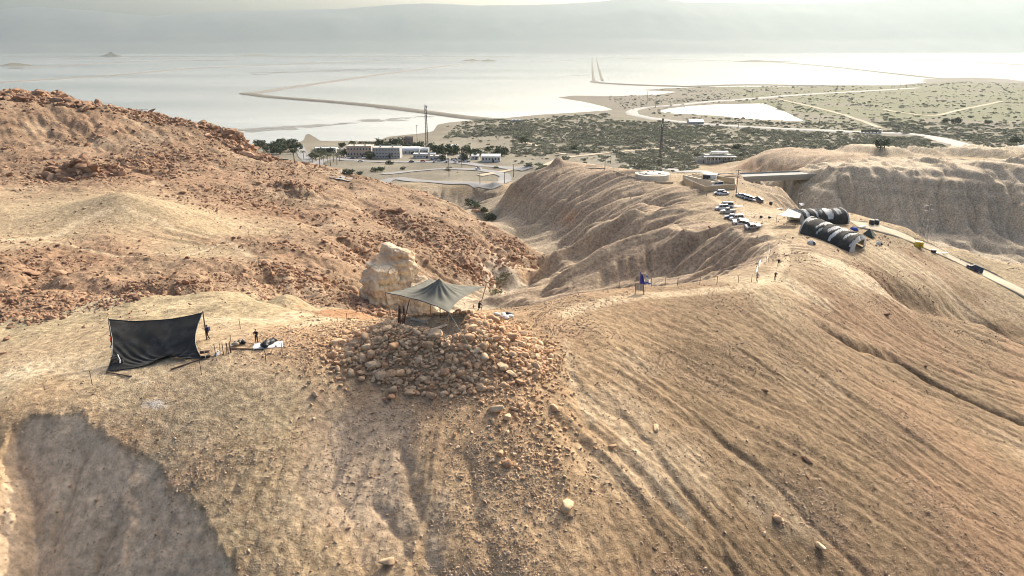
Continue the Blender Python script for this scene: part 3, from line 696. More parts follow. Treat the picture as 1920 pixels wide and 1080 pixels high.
def scatter(name, P, size, sources, parent=None, sink=.25, flat=(.6, 1.0), seed=0, rot=.6):
    """a mesh of points that carries one stone on each point"""
    r = np.random.default_rng(seed); n = len(P)
    me = bpy.data.meshes.new(name); me.vertices.add(n); P = np.array(P, float); P[:, 2] += size*(.5-sink)*.55
    if parent is not None: P -= np.array(parent.location)
    me.vertices.foreach_set('co', P.astype(np.float32).ravel())
    a = me.attributes.new('sc', 'FLOAT_VECTOR', 'POINT'); S = np.stack([size*r.uniform(.85, 1.3, n), size*r.uniform(.75, 1.1, n), size*r.uniform(flat[0], flat[1], n)], 1); a.data.foreach_set('vector', S.astype(np.float32).ravel())
    a = me.attributes.new('ro', 'FLOAT_VECTOR', 'POINT'); E = np.stack([r.uniform(-rot, rot, n), r.uniform(-rot, rot, n), r.uniform(0, 6.28, n)], 1); a.data.foreach_set('vector', E.astype(np.float32).ravel())
    o = link(name, me, None, parent); o['kind'] = 'stuff'
    g = bpy.data.node_groups.new(name, 'GeometryNodeTree'); g.interface.new_socket('Geometry', in_out='INPUT', socket_type='NodeSocketGeometry'); g.interface.new_socket('Geometry', in_out='OUTPUT', socket_type='NodeSocketGeometry')
    L = g.links; gi = g.nodes.new('NodeGroupInput'); go = g.nodes.new('NodeGroupOutput'); jn = g.nodes.new('GeometryNodeJoinGeometry'); ip = g.nodes.new('GeometryNodeInstanceOnPoints')
    for src in sources:
        q = g.nodes.new('GeometryNodeObjectInfo'); q.inputs['Object'].default_value = src; q.inputs['As Instance'].default_value = True; q.transform_space = 'ORIGINAL'; L.new(q.outputs['Geometry'], jn.inputs[0])
    for nm, key in (('sc', 'Scale'), ('ro', 'Rotation')):
        q = g.nodes.new('GeometryNodeInputNamedAttribute'); q.data_type = 'FLOAT_VECTOR'; q.inputs['Name'].default_value = nm
        if key == 'Rotation':
            e = g.nodes.new('FunctionNodeEulerToRotation'); L.new(q.outputs['Attribute'], e.inputs[0]); L.new(e.outputs[0], ip.inputs['Rotation'])
        else: L.new(q.outputs['Attribute'], ip.inputs[key])
    rv = g.nodes.new('FunctionNodeRandomValue'); rv.data_type = 'INT'; rv.inputs[4].default_value = 0; rv.inputs[5].default_value = max(0, len(sources)-1); rv.inputs['Seed'].default_value = seed
    L.new(rv.outputs[2], ip.inputs['Instance Index']); ip.inputs['Pick Instance'].default_value = True
    L.new(gi.outputs[0], ip.inputs['Points']); L.new(jn.outputs[0], ip.inputs['Instance']); L.new(ip.outputs[0], go.inputs[0])
    md = o.modifiers.new('scatter', 'NODES'); md.node_group = g
    return o
SRC_STONE = [c for c in cairn.children][:6]
# rubble between and around the large stones
P = []; S = []
for k in range(7000):
    a = rng.uniform(0, 2*math.pi); rr = math.sqrt(rng.uniform(0, 1.55))
    x = CX+math.cos(a)*12.6*rr; y = CY+math.sin(a)*8.0*rr
    if in_pit(x, y, 1.0) or in_pit(x, y+1.0, .95): continue
    if rr > .98 and rng.random() > math.exp(-(rr-.98)*9): continue
    if x < CX+1 and y < CY-3.5 and rr > .92 and rng.random() < .88: continue
    P.append((x, y, hz(x, y))); S.append(rng.uniform(.24, .66) if rr < 1 else rng.uniform(.13, .36))
for k in range(650):
    t = rng.uniform(0, 1); px = 930+rng.normal(0, 50)+t*110; py = 660+t*230+rng.normal(0, 25); x, y = at(px, py, 78-t*9)[:2]; x, y, z = gnd(px, py); P.append((x, y, z)); S.append(float(np.clip(rng.lognormal(math.log(.26), .4), .12, .7)))
for k in range(500):
    px = 625+rng.normal(0, 45); py = 660+rng.normal(0, 35); x, y, z = gnd(px, py); P.append((x, y, z)); S.append(float(np.clip(rng.lognormal(math.log(.22), .4), .1, .5)))
o = scatter('rubble', P, np.array(S), SRC_STONE, cairn, sink=.1, seed=5)

# ---- single boulders lying on the slopes
BOULD = [ # px, py, size, label
 (767,741,1.15,'rounded tan boulder rolled just below the foot of the stone mound'),
 (733,748,.95,'low rusty boulder lying below and left of the mound foot, its top split'),
 (931,772,1.25,'blocky tan boulder standing below the right foot of the mound'),
 (951,785,.9,'narrow upright boulder leaning against the blocky one below the mound'),
 (966,770,.8,'small tan boulder right of the blocky one below the mound'),
 (938,853,.95,'upper of two touching boulders that throw a dark shadow midway down the slope'),
 (949,872,.95,'lower of two touching boulders midway down the slope'),
 (1064,952,1.25,'elongated pale boulder lying tilted alone far down the slope'),
 (726,1058,1.1,'chunky ochre boulder beside the gully far below the mound'),
 (1023,870,.55,'small round stone between the paired boulders and the right-hand gully'),
 (1041,768,.9,'brown boulder at the head of the gully right of the mound'),
 (1148,840,.8,'reddish cracked boulder near the right-hand gully'),
 (1230,808,.9,'dark boulder on the rill crest of the right flank'),
 (1460,978,1.1,'dark boulder half buried low on the gravelly right flank'),
 (1535,1025,1.1,'squat brown boulder low on the right flank'),
 (1663,591,1.3,'lone dark boulder on the upper right flank above the trench-like gully'),
 (1008,655,1.0,'large oblong stone on the right edge of the mound'),
 (590,742,.8,'rust-coloured boulder at the left edge of the mound shadow'),
]
for k, (px, py, D, lb) in enumerate(BOULD):
    x, y, z = gnd(px, py); o = link('boulder', stone_mesh(400+k, M_STONE if k != 15 else M_RED, ICO3, 16, .10))
    o.location = (x, y, z+D*.22); o.scale = (D*1.15, D, D*.95); o.rotation_euler = (rng.uniform(-.4, .4), rng.uniform(-.4, .4), rng.uniform(0, 6)); tag(o, lb, 'boulder', 'boulders on the slopes')

# ---- gravel and rock debris that nobody could count
gv = []
for k in range(2):
    o = link('loose_stone', GRAV[k]); gv.append(o); x, y, z = gnd(1000+70*k, 930+40*k); o.location = (x, y, z+.1); o.scale = (.55, .5, .5)
    tag(o, ['angular brown stone on the gravel below the mound, wider than tall', 'angular brown stone on the gravel slope near the elongated pale boulder'][k], 'stone')
rd = []
for k in range(3):
    o = link('rock_block', REDS[k]); rd.append(o); x, y, z = gnd([735, 752, 893][k], [397, 398, 396][k]); o.location = (x, y, z+.5); o.scale = [(4.6, 3.6, 3.4), (3.4, 3.0, 3.4), (4.8, 3.6, 3.0)][k]
    tag(o, ['left of two dark boulders together on the red hillside above the gorge', 'right of two dark boulders together on the red hillside above the gorge', 'large pale-topped boulder alone on the red hillside above the gorge'][k], 'boulder')
r_ = np.random.default_rng(21)
def pick(w, n):
    w = np.maximum(w, 0); c = np.cumsum(w); k = np.searchsorted(c, r_.uniform(0, c[-1], n)); k = np.clip(k, 0, NV-NC-2)
    x = fx[k]+r_.uniform(-.5, .5, n)*Wd[k//NC]*(gu[1]-gu[0])*0+r_.normal(0, .12, n)*(1+fy[k]*.006); y = fy[k]+r_.normal(0, .12, n)*(1+fy[k]*.006)
    return np.stack([x, y, height(x, y)], 1)
inview = (fy > 42) & (np.abs(fx) < .80*fy+12)
clump = sst(-.1, .5, fbm(fx*.12, fy*.12, 4, 600))
smooth_hollow = 1-.7*np.maximum(HOL, .85*HOL2)
wN = inview*(fy < 175)*(mT*(.15+1.3*clump**1.5)+.22*mS*clump+.18*mC*clump)*smooth_hollow
P = pick(wN, 80000); scatter('gravel', P, np.minimum(r_.lognormal(math.log(.125), .5, len(P)), .6), gv, sink=.4, seed=8)
wF = inview*(fy >= 150)*(fy < 420)*(mS+mT+mM*.25)*clump
P = pick(wF, 5000); scatter('camp_gravel', P, np.minimum(r_.lognormal(math.log(.28), .45, len(P)), 1.0), gv, sink=.25, seed=9)
cl2 = sst(.0, .55, fbm(fx*.05, fy*.05, 4, 610)); cl3 = sst(.1, .6, fbm(fx*.018, fy*.03, 3, 620))
wR = inview*(fy < 420)*mR*(.06+cl2*.6+cl3)*1.0
P = pick(wR, 18000); scatter('hill_debris', P, np.minimum(r_.lognormal(math.log(.42), .55, len(P)), 2.6)*np.interp(P[:, 1], [110, 300], [.75, 1.15]), rd, sink=.25, seed=10)
# ledges of broken rock traced along the outcrops
LED = [([(0,178),(60,180),(110,188),(160,200)],9,900,3.0),([(200,200),(260,213),(330,228),(400,240)],8,700,1.6),([(410,250),(450,275),(500,298)],7,900,2.6),([(100,325),(160,328),(225,325)],5,420,2.4),([(230,300),(290,310),(330,330)],10,500,1.3),
       ([(260,285),(330,300),(400,290)],12,500,1.2),([(520,340),(560,360),(590,350)],6,300,1.4),([(630,480),(700,450),(790,455),(860,470)],10,900,1.2),([(700,410),(760,420),(840,430),(900,470)],9,700,1.2),([(500,500),(560,520),(640,540)],6,500,1.0),([(840,500),(880,510),(910,520)],8,500,1.4),
       ([(0,560),(80,560),(160,570)],4,500,.7),([(180,575),(240,560),(260,550)],3,260,.6),([(400,525),(440,520),(480,530)],3,250,.6),([(940,450),(985,480),(940,500)],6,500,1.2),([(0,595),(60,600),(120,590)],2.5,260,.6)]
PP = []; SS = []
LED += [([(665,560),(690,580),(730,590)],4,260,.9),([(770,545),(800,545),(830,560)],5,260,.9)]
for pl, wd, n, D in LED:
    Q = np.array([hit(a, b)[:2] for a, b in pl]); t = r_.uniform(0, len(Q)-1.001, n); i = t.astype(int); f = (t-i)[:, None]
    c = Q[i]*(1-f)+Q[i+1]*f+r_.normal(0, wd*.5, (n, 2)); PP.append(np.stack([c[:, 0], c[:, 1], height(c[:, 0], c[:, 1])], 1)); SS.append(np.minimum(r_.lognormal(math.log(D*.6), .5, n), D*2.2))
scatter('outcrop_rubble', np.concatenate(PP), np.concatenate(SS), rd, sink=.3, seed=12)

# ---- the pale rock knob standing in the gorge
def knob():
    c = hit(722, 575); dd = c[1]/.955; mbk = MB(); base = c[2]-4; D, Fc = ico(6); r = np.random.default_rng(63)
    def n3(P, f, s_): return (vn(P[:, 0]*f+P[:, 2]*f*.37, P[:, 1]*f-P[:, 2]*f*.53, s_)+vn(P[:, 1]*f+7, P[:, 2]*f+P[:, 0]*f*.41, s_+1)+vn(P[:, 2]*f+3, P[:, 0]*f-P[:, 1]*f*.3, s_+2))/1.8
    for q, (px, py, rx, ry, back) in enumerate(((742, 455, 5.2, 4.4, 3.5), (712, 482, 5.0, 4.0, -.5), (772, 520, 5.4, 4.6, 2.0), (690, 540, 3.6, 3.2, .5))):
        tp = at(px, py, dd+back); Ht = tp[2]-base
        n = r.normal(size=(16, 3)); n[:, 2] *= .45; n /= np.linalg.norm(n, axis=1, keepdims=True); n[0] = (.1, -.2, .97); n[1] = (-.55, -.3, .78); n[2] = (.6, -.1, .79); h = r.uniform(.72, 1.0, 16); h[:3] = (.80, .92, .9)
        s_ = (np.clip(D@n.T/h, 0, None)**14).sum(1)**(-1/14); V = D*np.minimum(s_, 1.45)[:, None]*np.array([rx, ry, Ht*.62])
        V[:, :2] *= (1+.25*np.clip((-V[:, 2]+.1*Ht)/(Ht*.6), 0, 1))[:, None]
        zs = V[:, 2]+1.0*n3(V, .12, 600+q); f = zs/1.9-np.floor(zs/1.9); k = .55*n3(V, .22, 610+q)*2.0+.55*(1-2*np.abs(n3(V, .45, 620+q)))+.45*(sst(.15, .55, f)-f)*1.5+.30*n3(V, 1.3, 630)-.75*np.clip(1-np.abs(n3(V, .28, 640+q))/.10, 0, 1)-.45*np.clip(1-np.abs(n3(V, .7, 650+q))/.10, 0, 1)+.16*n3(V, 3.1, 660)
        V = V+D*np.array([1, 1, .5])*k[:, None]*1.0
        V += np.array([tp[0], c[1]+back+1.5, base+Ht*.40]); V[:, 2] += tp[2]-V[:, 2].max(); mbk.add(V, Fc)
    m, nt, b = new_mat('pale_marl'); ge = nt.nodes.new('ShaderNodeNewGeometry'); n = noise(nt, .35, 6, .6, ge.outputs['Position'])
    mp = nt.nodes.new('ShaderNodeMapping'); mp.inputs['Scale'].default_value = (.05, .05, .8); nt.links.new(ge.outputs['Position'], mp.inputs[0])
    c2 = mix(nt, ramp(nt, noise(nt, 1.0, 4, .6, mp.outputs[0]), [(.42, 0), (.62, 1)]), (.66, .56, .40), (.56, .40, .25))
    nt.links.new(mix(nt, 1.0, c2, mix(nt, n, (.75, .75, .75), (1.2, 1.2, 1.2)), 'MULTIPLY'), b.inputs['Base Color']); b.inputs['Roughness'].default_value = .95
    bp = nt.nodes.new('ShaderNodeBump'); bp.inputs['Distance'].default_value = .6; bp.inputs['Strength'].default_value = .8; nt.links.new(noise(nt, .9, 7, .65, ge.outputs['Position']), bp.inputs['Height']); nt.links.new(bp.outputs[0], b.inputs['Normal'])
    o = mbk.build('pale_rock', m, smooth=True); tag(o, 'tall pale cream rock knob rising from the gorge behind the shade cloth', 'rock knob')
knob()
# ================================================================ THINGS ON THE HILL
M_NET = None
def net_material(name, col, trans, rough=.8):
    m, nt, b = new_mat(name)
    tc = nt.nodes.new('ShaderNodeTexCoord'); f = noise(nt, .7, 6, .6, tc.outputs['Object'])
    c = mix(nt, f, tuple(v*.7 for v in col), tuple(v*1.35 for v in col)); c = mix(nt, ramp(nt, noise(nt, .45, 7, .7, tc.outputs['Object']), [(.50, 0), (.72, .75)]), c, tuple(min(1, v*1.3+.07) for v in col)); nt.links.new(c, b.inputs['Base Color']); b.inputs['Roughness'].default_value = rough
    tr = nt.nodes.new('ShaderNodeBsdfTranslucent'); nt.links.new(c, tr.inputs['Color']); ms = nt.nodes.new('ShaderNodeMixShader'); ms.inputs[0].default_value = trans
    out = nt.nodes['Material Output']; nt.links.new(b.outputs[0], ms.inputs[1]); nt.links.new(tr.outputs[0], ms.inputs[2]); nt.links.new(ms.outputs[0], out.inputs['Surface'])
    return m
M_NETG = net_material('grey_net', (.215, .21, .165), .35)
M_NETB = net_material('black_net', (.045, .043, .037), .3, .9)
M_WOOD = plain('pole_wood', (.16, .10, .06), .8, .3, 3); M_WOODL = plain('pale_wood', (.42, .33, .22), .8, .2, 3)
M_IRON = plain('rusty_iron', (.11, .055, .035), .8, .35, 6); M_STEEL = plain('dark_steel', (.09, .085, .08), .5, .2, 3, .4); M_GREY = plain('grey_steel', (.32, .32, .31), .5, .15, 2, .4)
M_ROPE = plain('rope', (.55, .50, .40), .9, .1); M_BLACK = plain('black_plastic', (.02, .02, .022), .5, .2); M_WHITE = plain('white_fabric', (.74, .73, .70), .8, .08)
M_REDC = plain('red_cloth', (.62, .07, .04), .8, .15); 
def thicken(o, t=.03):
    md = o.modifiers.new('thickness', 'SOLIDIFY'); md.thickness = t; return o
def local(o, p): return tuple(float(a)-float(b) for a, b in zip(p, o.location))

# ---- pyramidal shade cloth over the mound
def canopy():
    L, Fr, Rr, B = at(722, 549, 83.5), at(842, 586, 77.2), at(911, 537, 87), at(805, 523, 92)
    root = empty('shade_canopy', (pc[0], pc[1], hz(pc[0], pc[1])), 0, 'grey pyramidal shade cloth on poles stretched over the stone mound', 'canopy')
    n = 61; s = np.linspace(-1, 1, n); a, b = np.meshgrid(s, s, indexing='ij')
    ae = a*(1-.17*(1-b*b)); be = b*(1-.17*(1-a*a)); u, v = (ae+1)/2, (be+1)/2
    P = (1-u)[..., None]*(1-v)[..., None]*L+u[..., None]*(1-v)[..., None]*Fr+u[..., None]*v[..., None]*Rr+(1-u)[..., None]*v[..., None]*B
    pk = at(823, 522, 83.0); q = np.hypot(P[..., 0]-pk[0], P[..., 1]-pk[1]); k0 = np.unravel_index(q.argmin(), q.shape)
    rise = pk[2]-P[k0][2]
    edge = np.clip(1-np.maximum(np.abs(a), np.abs(b))**6, 0, 1)
    P[..., 2] += rise*np.exp(-q/1.9)*edge
    ang = np.arctan2(P[..., 1]-pk[1], P[..., 0]-pk[0])
    P[..., 2] += edge*np.exp(-(q-1.2)**2/5.0)*(.10*np.sin(ang*13)+.10*vn(ang*6, q*.4, 3)) - .22*np.exp(-((q-3.2)/1.8)**2)*edge + .04*vn(a*6, b*6, 5)
    sh = thicken(MB().grid(P-np.array(root.location)).build('cloth', M_NETG, root, True), .02)
    MB().path([P[i, 0]-np.array(root.location) for i in range(0, n, 6)], .05).build('hem', M_BLACK, root)
    MB().path([P[0, i]-np.array(root.location) for i in range(0, n, 6)], .05).build('hem', M_BLACK, root)
    for top, bx, by in ((L, 733, 592), (at(768, 561, 80.8), 756, 608), (Rr, 893, 580), (B, 806, 560)):
        if top is Rr: g = np.array(gnd(899, 577))
        elif top is B: g = np.array([B[0], B[1], hz(B[0], B[1])-.2])
        else: g = np.array(gnd(bx, by))
        MB().tube(local(root, g-np.array([0, 0, .1])), local(root, top), .08, .06).build('pole', M_WOOD, root)
    g = np.array([pk[0], pk[1], hz(pk[0], pk[1])-.1]); MB().tube(local(root, g), local(root, pk-np.array([0, 0, .05])), .07).build('centre_pole', M_WOOD, root)
    for bx, by in ((818, 640), (905, 690), (838, 632)):
        MB().tube(local(root, Fr), local(root, gnd(bx, by)), .022, n=4).build('guy_rope', M_ROPE, root)
    g = gnd(640, 610); MB().tube(local(root, L), local(root, g), .02, n=4).build('guy_rope', M_ROPE, root)
canopy()
# bundle of stakes leaning at the canopy pole
def bundle(name, px, py, n, hgt, spread, mat, label, cat, seed, lean=.0):
    r = random.Random(seed); x, y, z = gnd(px, py); root = empty(name, (x, y, z), 0, label, cat)
    for k in range(n):
        a = (r.uniform(-spread, spread), r.uniform(-spread*.5, spread*.5), -.05); h = hgt*r.uniform(.8, 1.05)
        MB().tube(a, (a[0]+lean*h+r.uniform(-.12, .12), a[1]+r.uniform(-.1, .1), h), .04, n=5).build('stake', mat, root)
bundle('stake_bundle', 752, 610, 9, 2.4, .35, M_IRON, 'bundle of rusty stakes leaning together against the shade cloth pole', 'stakes', 1, .1)
bundle('stake_bundle', 419, 664, 7, 1.5, .75, M_IRON, 'cluster of upright rusty stakes beside the black net screen', 'stakes', 2)
bundle('stick_pile', 1003, 594, 8, .6, .9, M_WOODL, 'small heap of dry sticks on the crest right of the mound', 'sticks', 3, .9)
# beams lying in the pit
for k, (a, b, lb) in enumerate((((770, 600), (802, 608), 'weathered pale beam lying in the pit, the one further from the guy ropes'), ((806, 622), (838, 612), 'weathered pale beam lying across the pit beside the guy ropes'))):
    A, B = gnd(*a), gnd(*b); root = empty('beam', A, 0, lb, 'beam'); d = Vector(B)-Vector(A); mb = MB(); mb.tube((0, 0, .18), tuple(d+Vector((0, 0, .18))), .17, .13, 7)
    mb.build('log', plain('grey_wood', (.50, .45, .37), .9, .2, 4, bump=.4), root); MB().tube(tuple(d*.6+Vector((0, 0, .2))), tuple(d*.75+Vector((.25, -.2, .42))), .07, .04, 5).build('branch_stub', plain('grey_wood', (.5, .45, .37)), root)
# sandbags and a dropped tarp on the crest
r = random.Random(5)
for k in range(7):
    px, py = 930+r.uniform(-4, 26)+k*1.5, 592+r.uniform(-3, 5); x, y, z = gnd(px, py)
    D, Fc = ICO2; V = D*np.array([.48, .3, .2])*(1+.12*vn(D[:, 0]*3+k, D[:, 1]*3, k))[:, None]
    me = bpy.data.meshes.new('sandbag'); me.from_pydata([tuple(q) for q in V], [], Fc); me.polygons.foreach_set('use_smooth', [True]*len(Fc)); me.materials.append(M_WHITE if k < 5 else M_BLACK)
    o = link('sandbag', me); o.location = (x, y, z+.14); o.rotation_euler = (0, r.uniform(-.2, .2), r.uniform(0, 3))
    tag(o, 'plump white sandbag lying in a heap on the crest by the mound' if k < 5 else 'limp black sack beside the white sandbags on the crest', 'sandbag' if k < 5 else 'sack', 'white sandbags on the crest' if k < 5 else 'black sacks on the crest')

# ---- black net screen leaning to the ground
def screen():
    bR = np.array(gnd(388, 637)); bL = np.array(gnd(213, 660)); TR = at(380, 586, bR[1]/.925); TL = at(204, 599, bL[1]/.925)
    BL = np.array(gnd(200, 698))+(0, 0, .08); BR = np.array(gnd(378, 674))+(0, 0, .15)
    root = empty('net_screen', ((bL+bR)/2).tolist(), 0, 'huge black net screen propped up on poles beside the pegged ground', 'screen')
    n, m = 70, 50; u, v = np.meshgrid(np.linspace(0, 1, n), np.linspace(0, 1, m), indexing='ij')   # v: 0 top, 1 bottom
    v2 = v**.8
    P = ((1-u)*(1-v2))[..., None]*TL+(u*(1-v2))[..., None]*TR+((1-u)*v2)[..., None]*BL+(u*v2)[..., None]*BR
    side = 4*v*(1-v); P[..., 0] += side*(.55*(1-u)**3-.75*u**3)
    P[..., 2] -= .55*(4*u*(1-u))*(1-v)**2
    belly = np.sin(np.pi*np.clip(v, 0, 1))*(4*u*(1-u)); P[..., 2] -= 1.15*belly*(.5+.5*v); P[..., 1] -= .6*belly*(1-v)
    mid = np.exp(-((u-.62)/.16)**2)*sst(.7, 1.0, v); P[..., 2] += .55*mid; P[..., 1] += .9*mid
    wr = np.sin((u*1.0-v*1.15)*38+3*vn(u*3, v*3, 4))*np.exp(-((u+(1-v)-.72)/.32)**2)*sst(.25, .8, v)+np.sin((u+v*.9)*34+2*vn(u*4, v*3, 8))*np.exp(-((u-v*.3-.55)/.22)**2)*sst(.4, .8, v)
    nrm = np.array([0, -.75, .65]); P += (wr*.10+.06*vn(u*5, v*4, 6)+.04*vn(u*12, v*9, 7))[..., None]*nrm
    g = height(P[..., 0].ravel(), P[..., 1].ravel()).reshape(P.shape[:2]); P[..., 2] = np.maximum(P[..., 2], g+.06)
    thicken(MB().grid(P-np.array(root.location)).build('net', M_NETB, root, True), .02)
    o3 = np.array(root.location)
    MB().path([P[i, 0]-o3 for i in range(0, n, 5)]+[P[-1, 0]-o3], .05).build('top_hem', M_BLACK, root)
    MB().path([P[0, i]-o3 for i in range(0, m, 5)]+[P[0, -1]-o3], .045).build('side_hem', M_BLACK, root)
    MB().path([P[-1, i]-o3 for i in range(0, m, 5)]+[P[-1, -1]-o3], .045).build('side_hem', M_BLACK, root)
    MB().tube(local(root, bR-(0, 0, .2)), local(root, TR+(.03, 0, .15)), .09, .07).build('pole', M_WOOD, root)
    MB().tube(local(root, bL-(0, 0, .2)), local(root, TL+(-.03, 0, .15)), .09, .07).build('pole', M_WOOD, root)
    for T, (bx, by) in ((TL, (95, 668)), (TR, (470, 640))): MB().tube(local(root, T), local(root, gnd(bx, by)), .018, n=4).build('guy_rope', M_ROPE, root)
    mb = MB()                                   # dark tangle and white strap where the net is tied at its left side
    for k in range(12):
        c = P[int(3+k*.7), 34+(k % 4)]-o3; mb.box((c[0]+random.uniform(-.25, .25), c[1]-.2, c[2]+random.uniform(-.1, .5)), (.22, .1, .3), random.uniform(0, 3))
    mb.build('tie_tangle', M_STEEL, root)
    MB().path([P[6, 33]-o3+(.1, -.3, .6), P[8, 36]-o3+(.1, -.3, .3), P[9, 39]-o3+(.0, -.25, .1)], .06).build('strap', M_WHITE, root)
screen()
for a, b, lb in (((200, 699), (246, 707), 'dark pole lying on the ground at the lower left corner of the net screen'), ((320, 694), (379, 674), 'long dark pole lying along the lower right hem of the net screen'), ((432, 655), (494, 656), 'flat dark plank on the ground in front of the person in black')):
    A, B = np.array(gnd(*a)), np.array(gnd(*b)); root = empty('lying_pole', A.tolist(), 0, lb, 'pole')
    d = B-A; MB().tube((0, 0, .09), (d[0], d[1], d[2]+.09), .08, .07, 8).build('shaft', M_WOOD, root); MB().tube((d[0]*.97, d[1]*.97, d[2]*.97+.09), (d[0]*1.0+.02, d[1], d[2]+.09), .095, n=8).build('end_band', M_STEEL, root)
# rolled nets at the lower right corner of the screen
for k, (px, py) in enumerate(((386, 672), (384, 666))):
    x, y, z = gnd(px, py); root = empty('rolled_net', (x, y, z), .3, ['lower of two rolled dark nets at the right corner of the screen', 'upper of two rolled dark nets at the right corner of the screen'][k], 'net roll')
    MB().tube((-.45, 0, .17+.2*k), (.5, .1, .19+.2*k), .17, .15, 10).build('roll', M_NETB if k == 0 else M_IRON, root, True); MB().tube((-.05, 0, .17+.2*k), (.03, .01, .17+.2*k), .18, n=10).build('tie_band', M_ROPE, root)
# ground stakes
for k, (px, py, h, lb) in enumerate(((173,722,1.7,'thin iron stake standing alone left of the net screen, in front of its lower corner'),(378,702,1.6,'thin stake in front of the lower right corner of the net screen'),(406,676,1.4,'thin stake just in front of the cluster of rusty stakes'),(499,681,1.5,'thin stake in front of the dark plank'),(529,658,1.3,'thin stake right of the pile of bags'),(451,617,1.4,'thin stake on the ground behind the person in black'),(433,643,1.0,'short stake between the stake cluster and the tool pile'),(650,600,1.0,'short stake on the pale ground left of the mound'),(622,664,1.1,'short pale stake at the left edge of the mound'))):
    x, y, z = gnd(px, py); root = empty('ground_stake', (x, y, z), 0, lb, 'stake', 'stakes marking the ground')
    MB().tube((0, 0, -.2), (random.uniform(-.08, .08), 0, h), .035, .03, 6).build('rod', M_IRON, root); MB().tube((0, 0, h*.93), (0, 0, h*.98), .05, n=6).build('tip', M_WOOD, root)
# pile of bags and tools beside the person in black
r = random.Random(9)
for k in range(7):
    px = [500, 508, 513, 496, 442, 449, 456][k]; py = [648, 645, 641, 651, 648, 645, 644][k]; x, y, z = gnd(px, py); s = [.7, .6, .5, .6, .5, .5, .45][k]
    root = empty('tool_bag', (x, y, z), r.uniform(0, 3), ['fat black bag at the left of the pile beside the person in black', 'black bag in the middle of the pile beside the person in black', 'black bag standing highest at the right of the pile', 'low black bag in front of the pile beside the person in black', 'brown canvas bag left of the person in black', 'dark bag among the tools left of the person in black', 'dark bag nearest the person in black on the left'][k], 'bag', 'bags by the dig')
    D, Fc = ICO2; V = np.sign(D)*np.abs(D)**.75*np.array([s, s*.6, s*.5])*.9+np.array([0, 0, s*.42]); me = bpy.data.meshes.new('body'); me.from_pydata([tuple(q) for q in V], [], Fc); me.polygons.foreach_set('use_smooth', [True]*len(Fc)); me.materials.append(M_BLACK if k != 4 else M_WOODL); link('body', me, None, root)
    MB().path([(-.25*s, 0, s*.8), (-.12*s, 0, s*1.1), (.12*s, 0, s*1.1), (.25*s, 0, s*.8)], .03).build('handle', M_STEEL, root)
x, y, z = gnd(503, 647); root = empty('ground_sheet', (x, y, z), .25, 'pale plastic sheet spread under the pile of black bags', 'sheet')
P = [[(u*3.2-1.6, v*1.6-.8, hz(x+u*3.2-1.6, y+v*1.6-.8)-z+.06) for u in np.linspace(0, 1, 9)] for v in np.linspace(0, 1, 6)]; thicken(MB().grid(P).build('plastic', M_WHITE, root), .02); MB().path([P[0][j] for j in range(0, 9, 2)], .03).build('rolled_edge', M_WHITE, root)
for k, (px, py) in enumerate(((409, 664), (437, 647), (440, 649))):
    x, y, z = gnd(px, py); root = empty('white_pipe' if k else 'white_sack', (x, y, z), .8, ['crumpled white sack at the foot of the rusty stake cluster', 'white plastic pipe lying among the tools, left one', 'white plastic pipe lying among the tools, right one'][k], 'pipe' if k else 'sack')
    if k: MB().tube((-.5, 0, .12), (.5, .1, .2), .06, n=8).build('tube', M_WHITE, root); MB().tube((.42, .09, .195), (.52, .1, .2), .08, n=8).build('collar', M_GREY, root)
    else: MB().box((0, 0, .15), (.8, .4, .3), .3, .6).build('body', M_WHITE, root); MB().tube((0, 0, .3), (.05, 0, .45), .08, .12, 7).build('neck', M_ROPE, root)

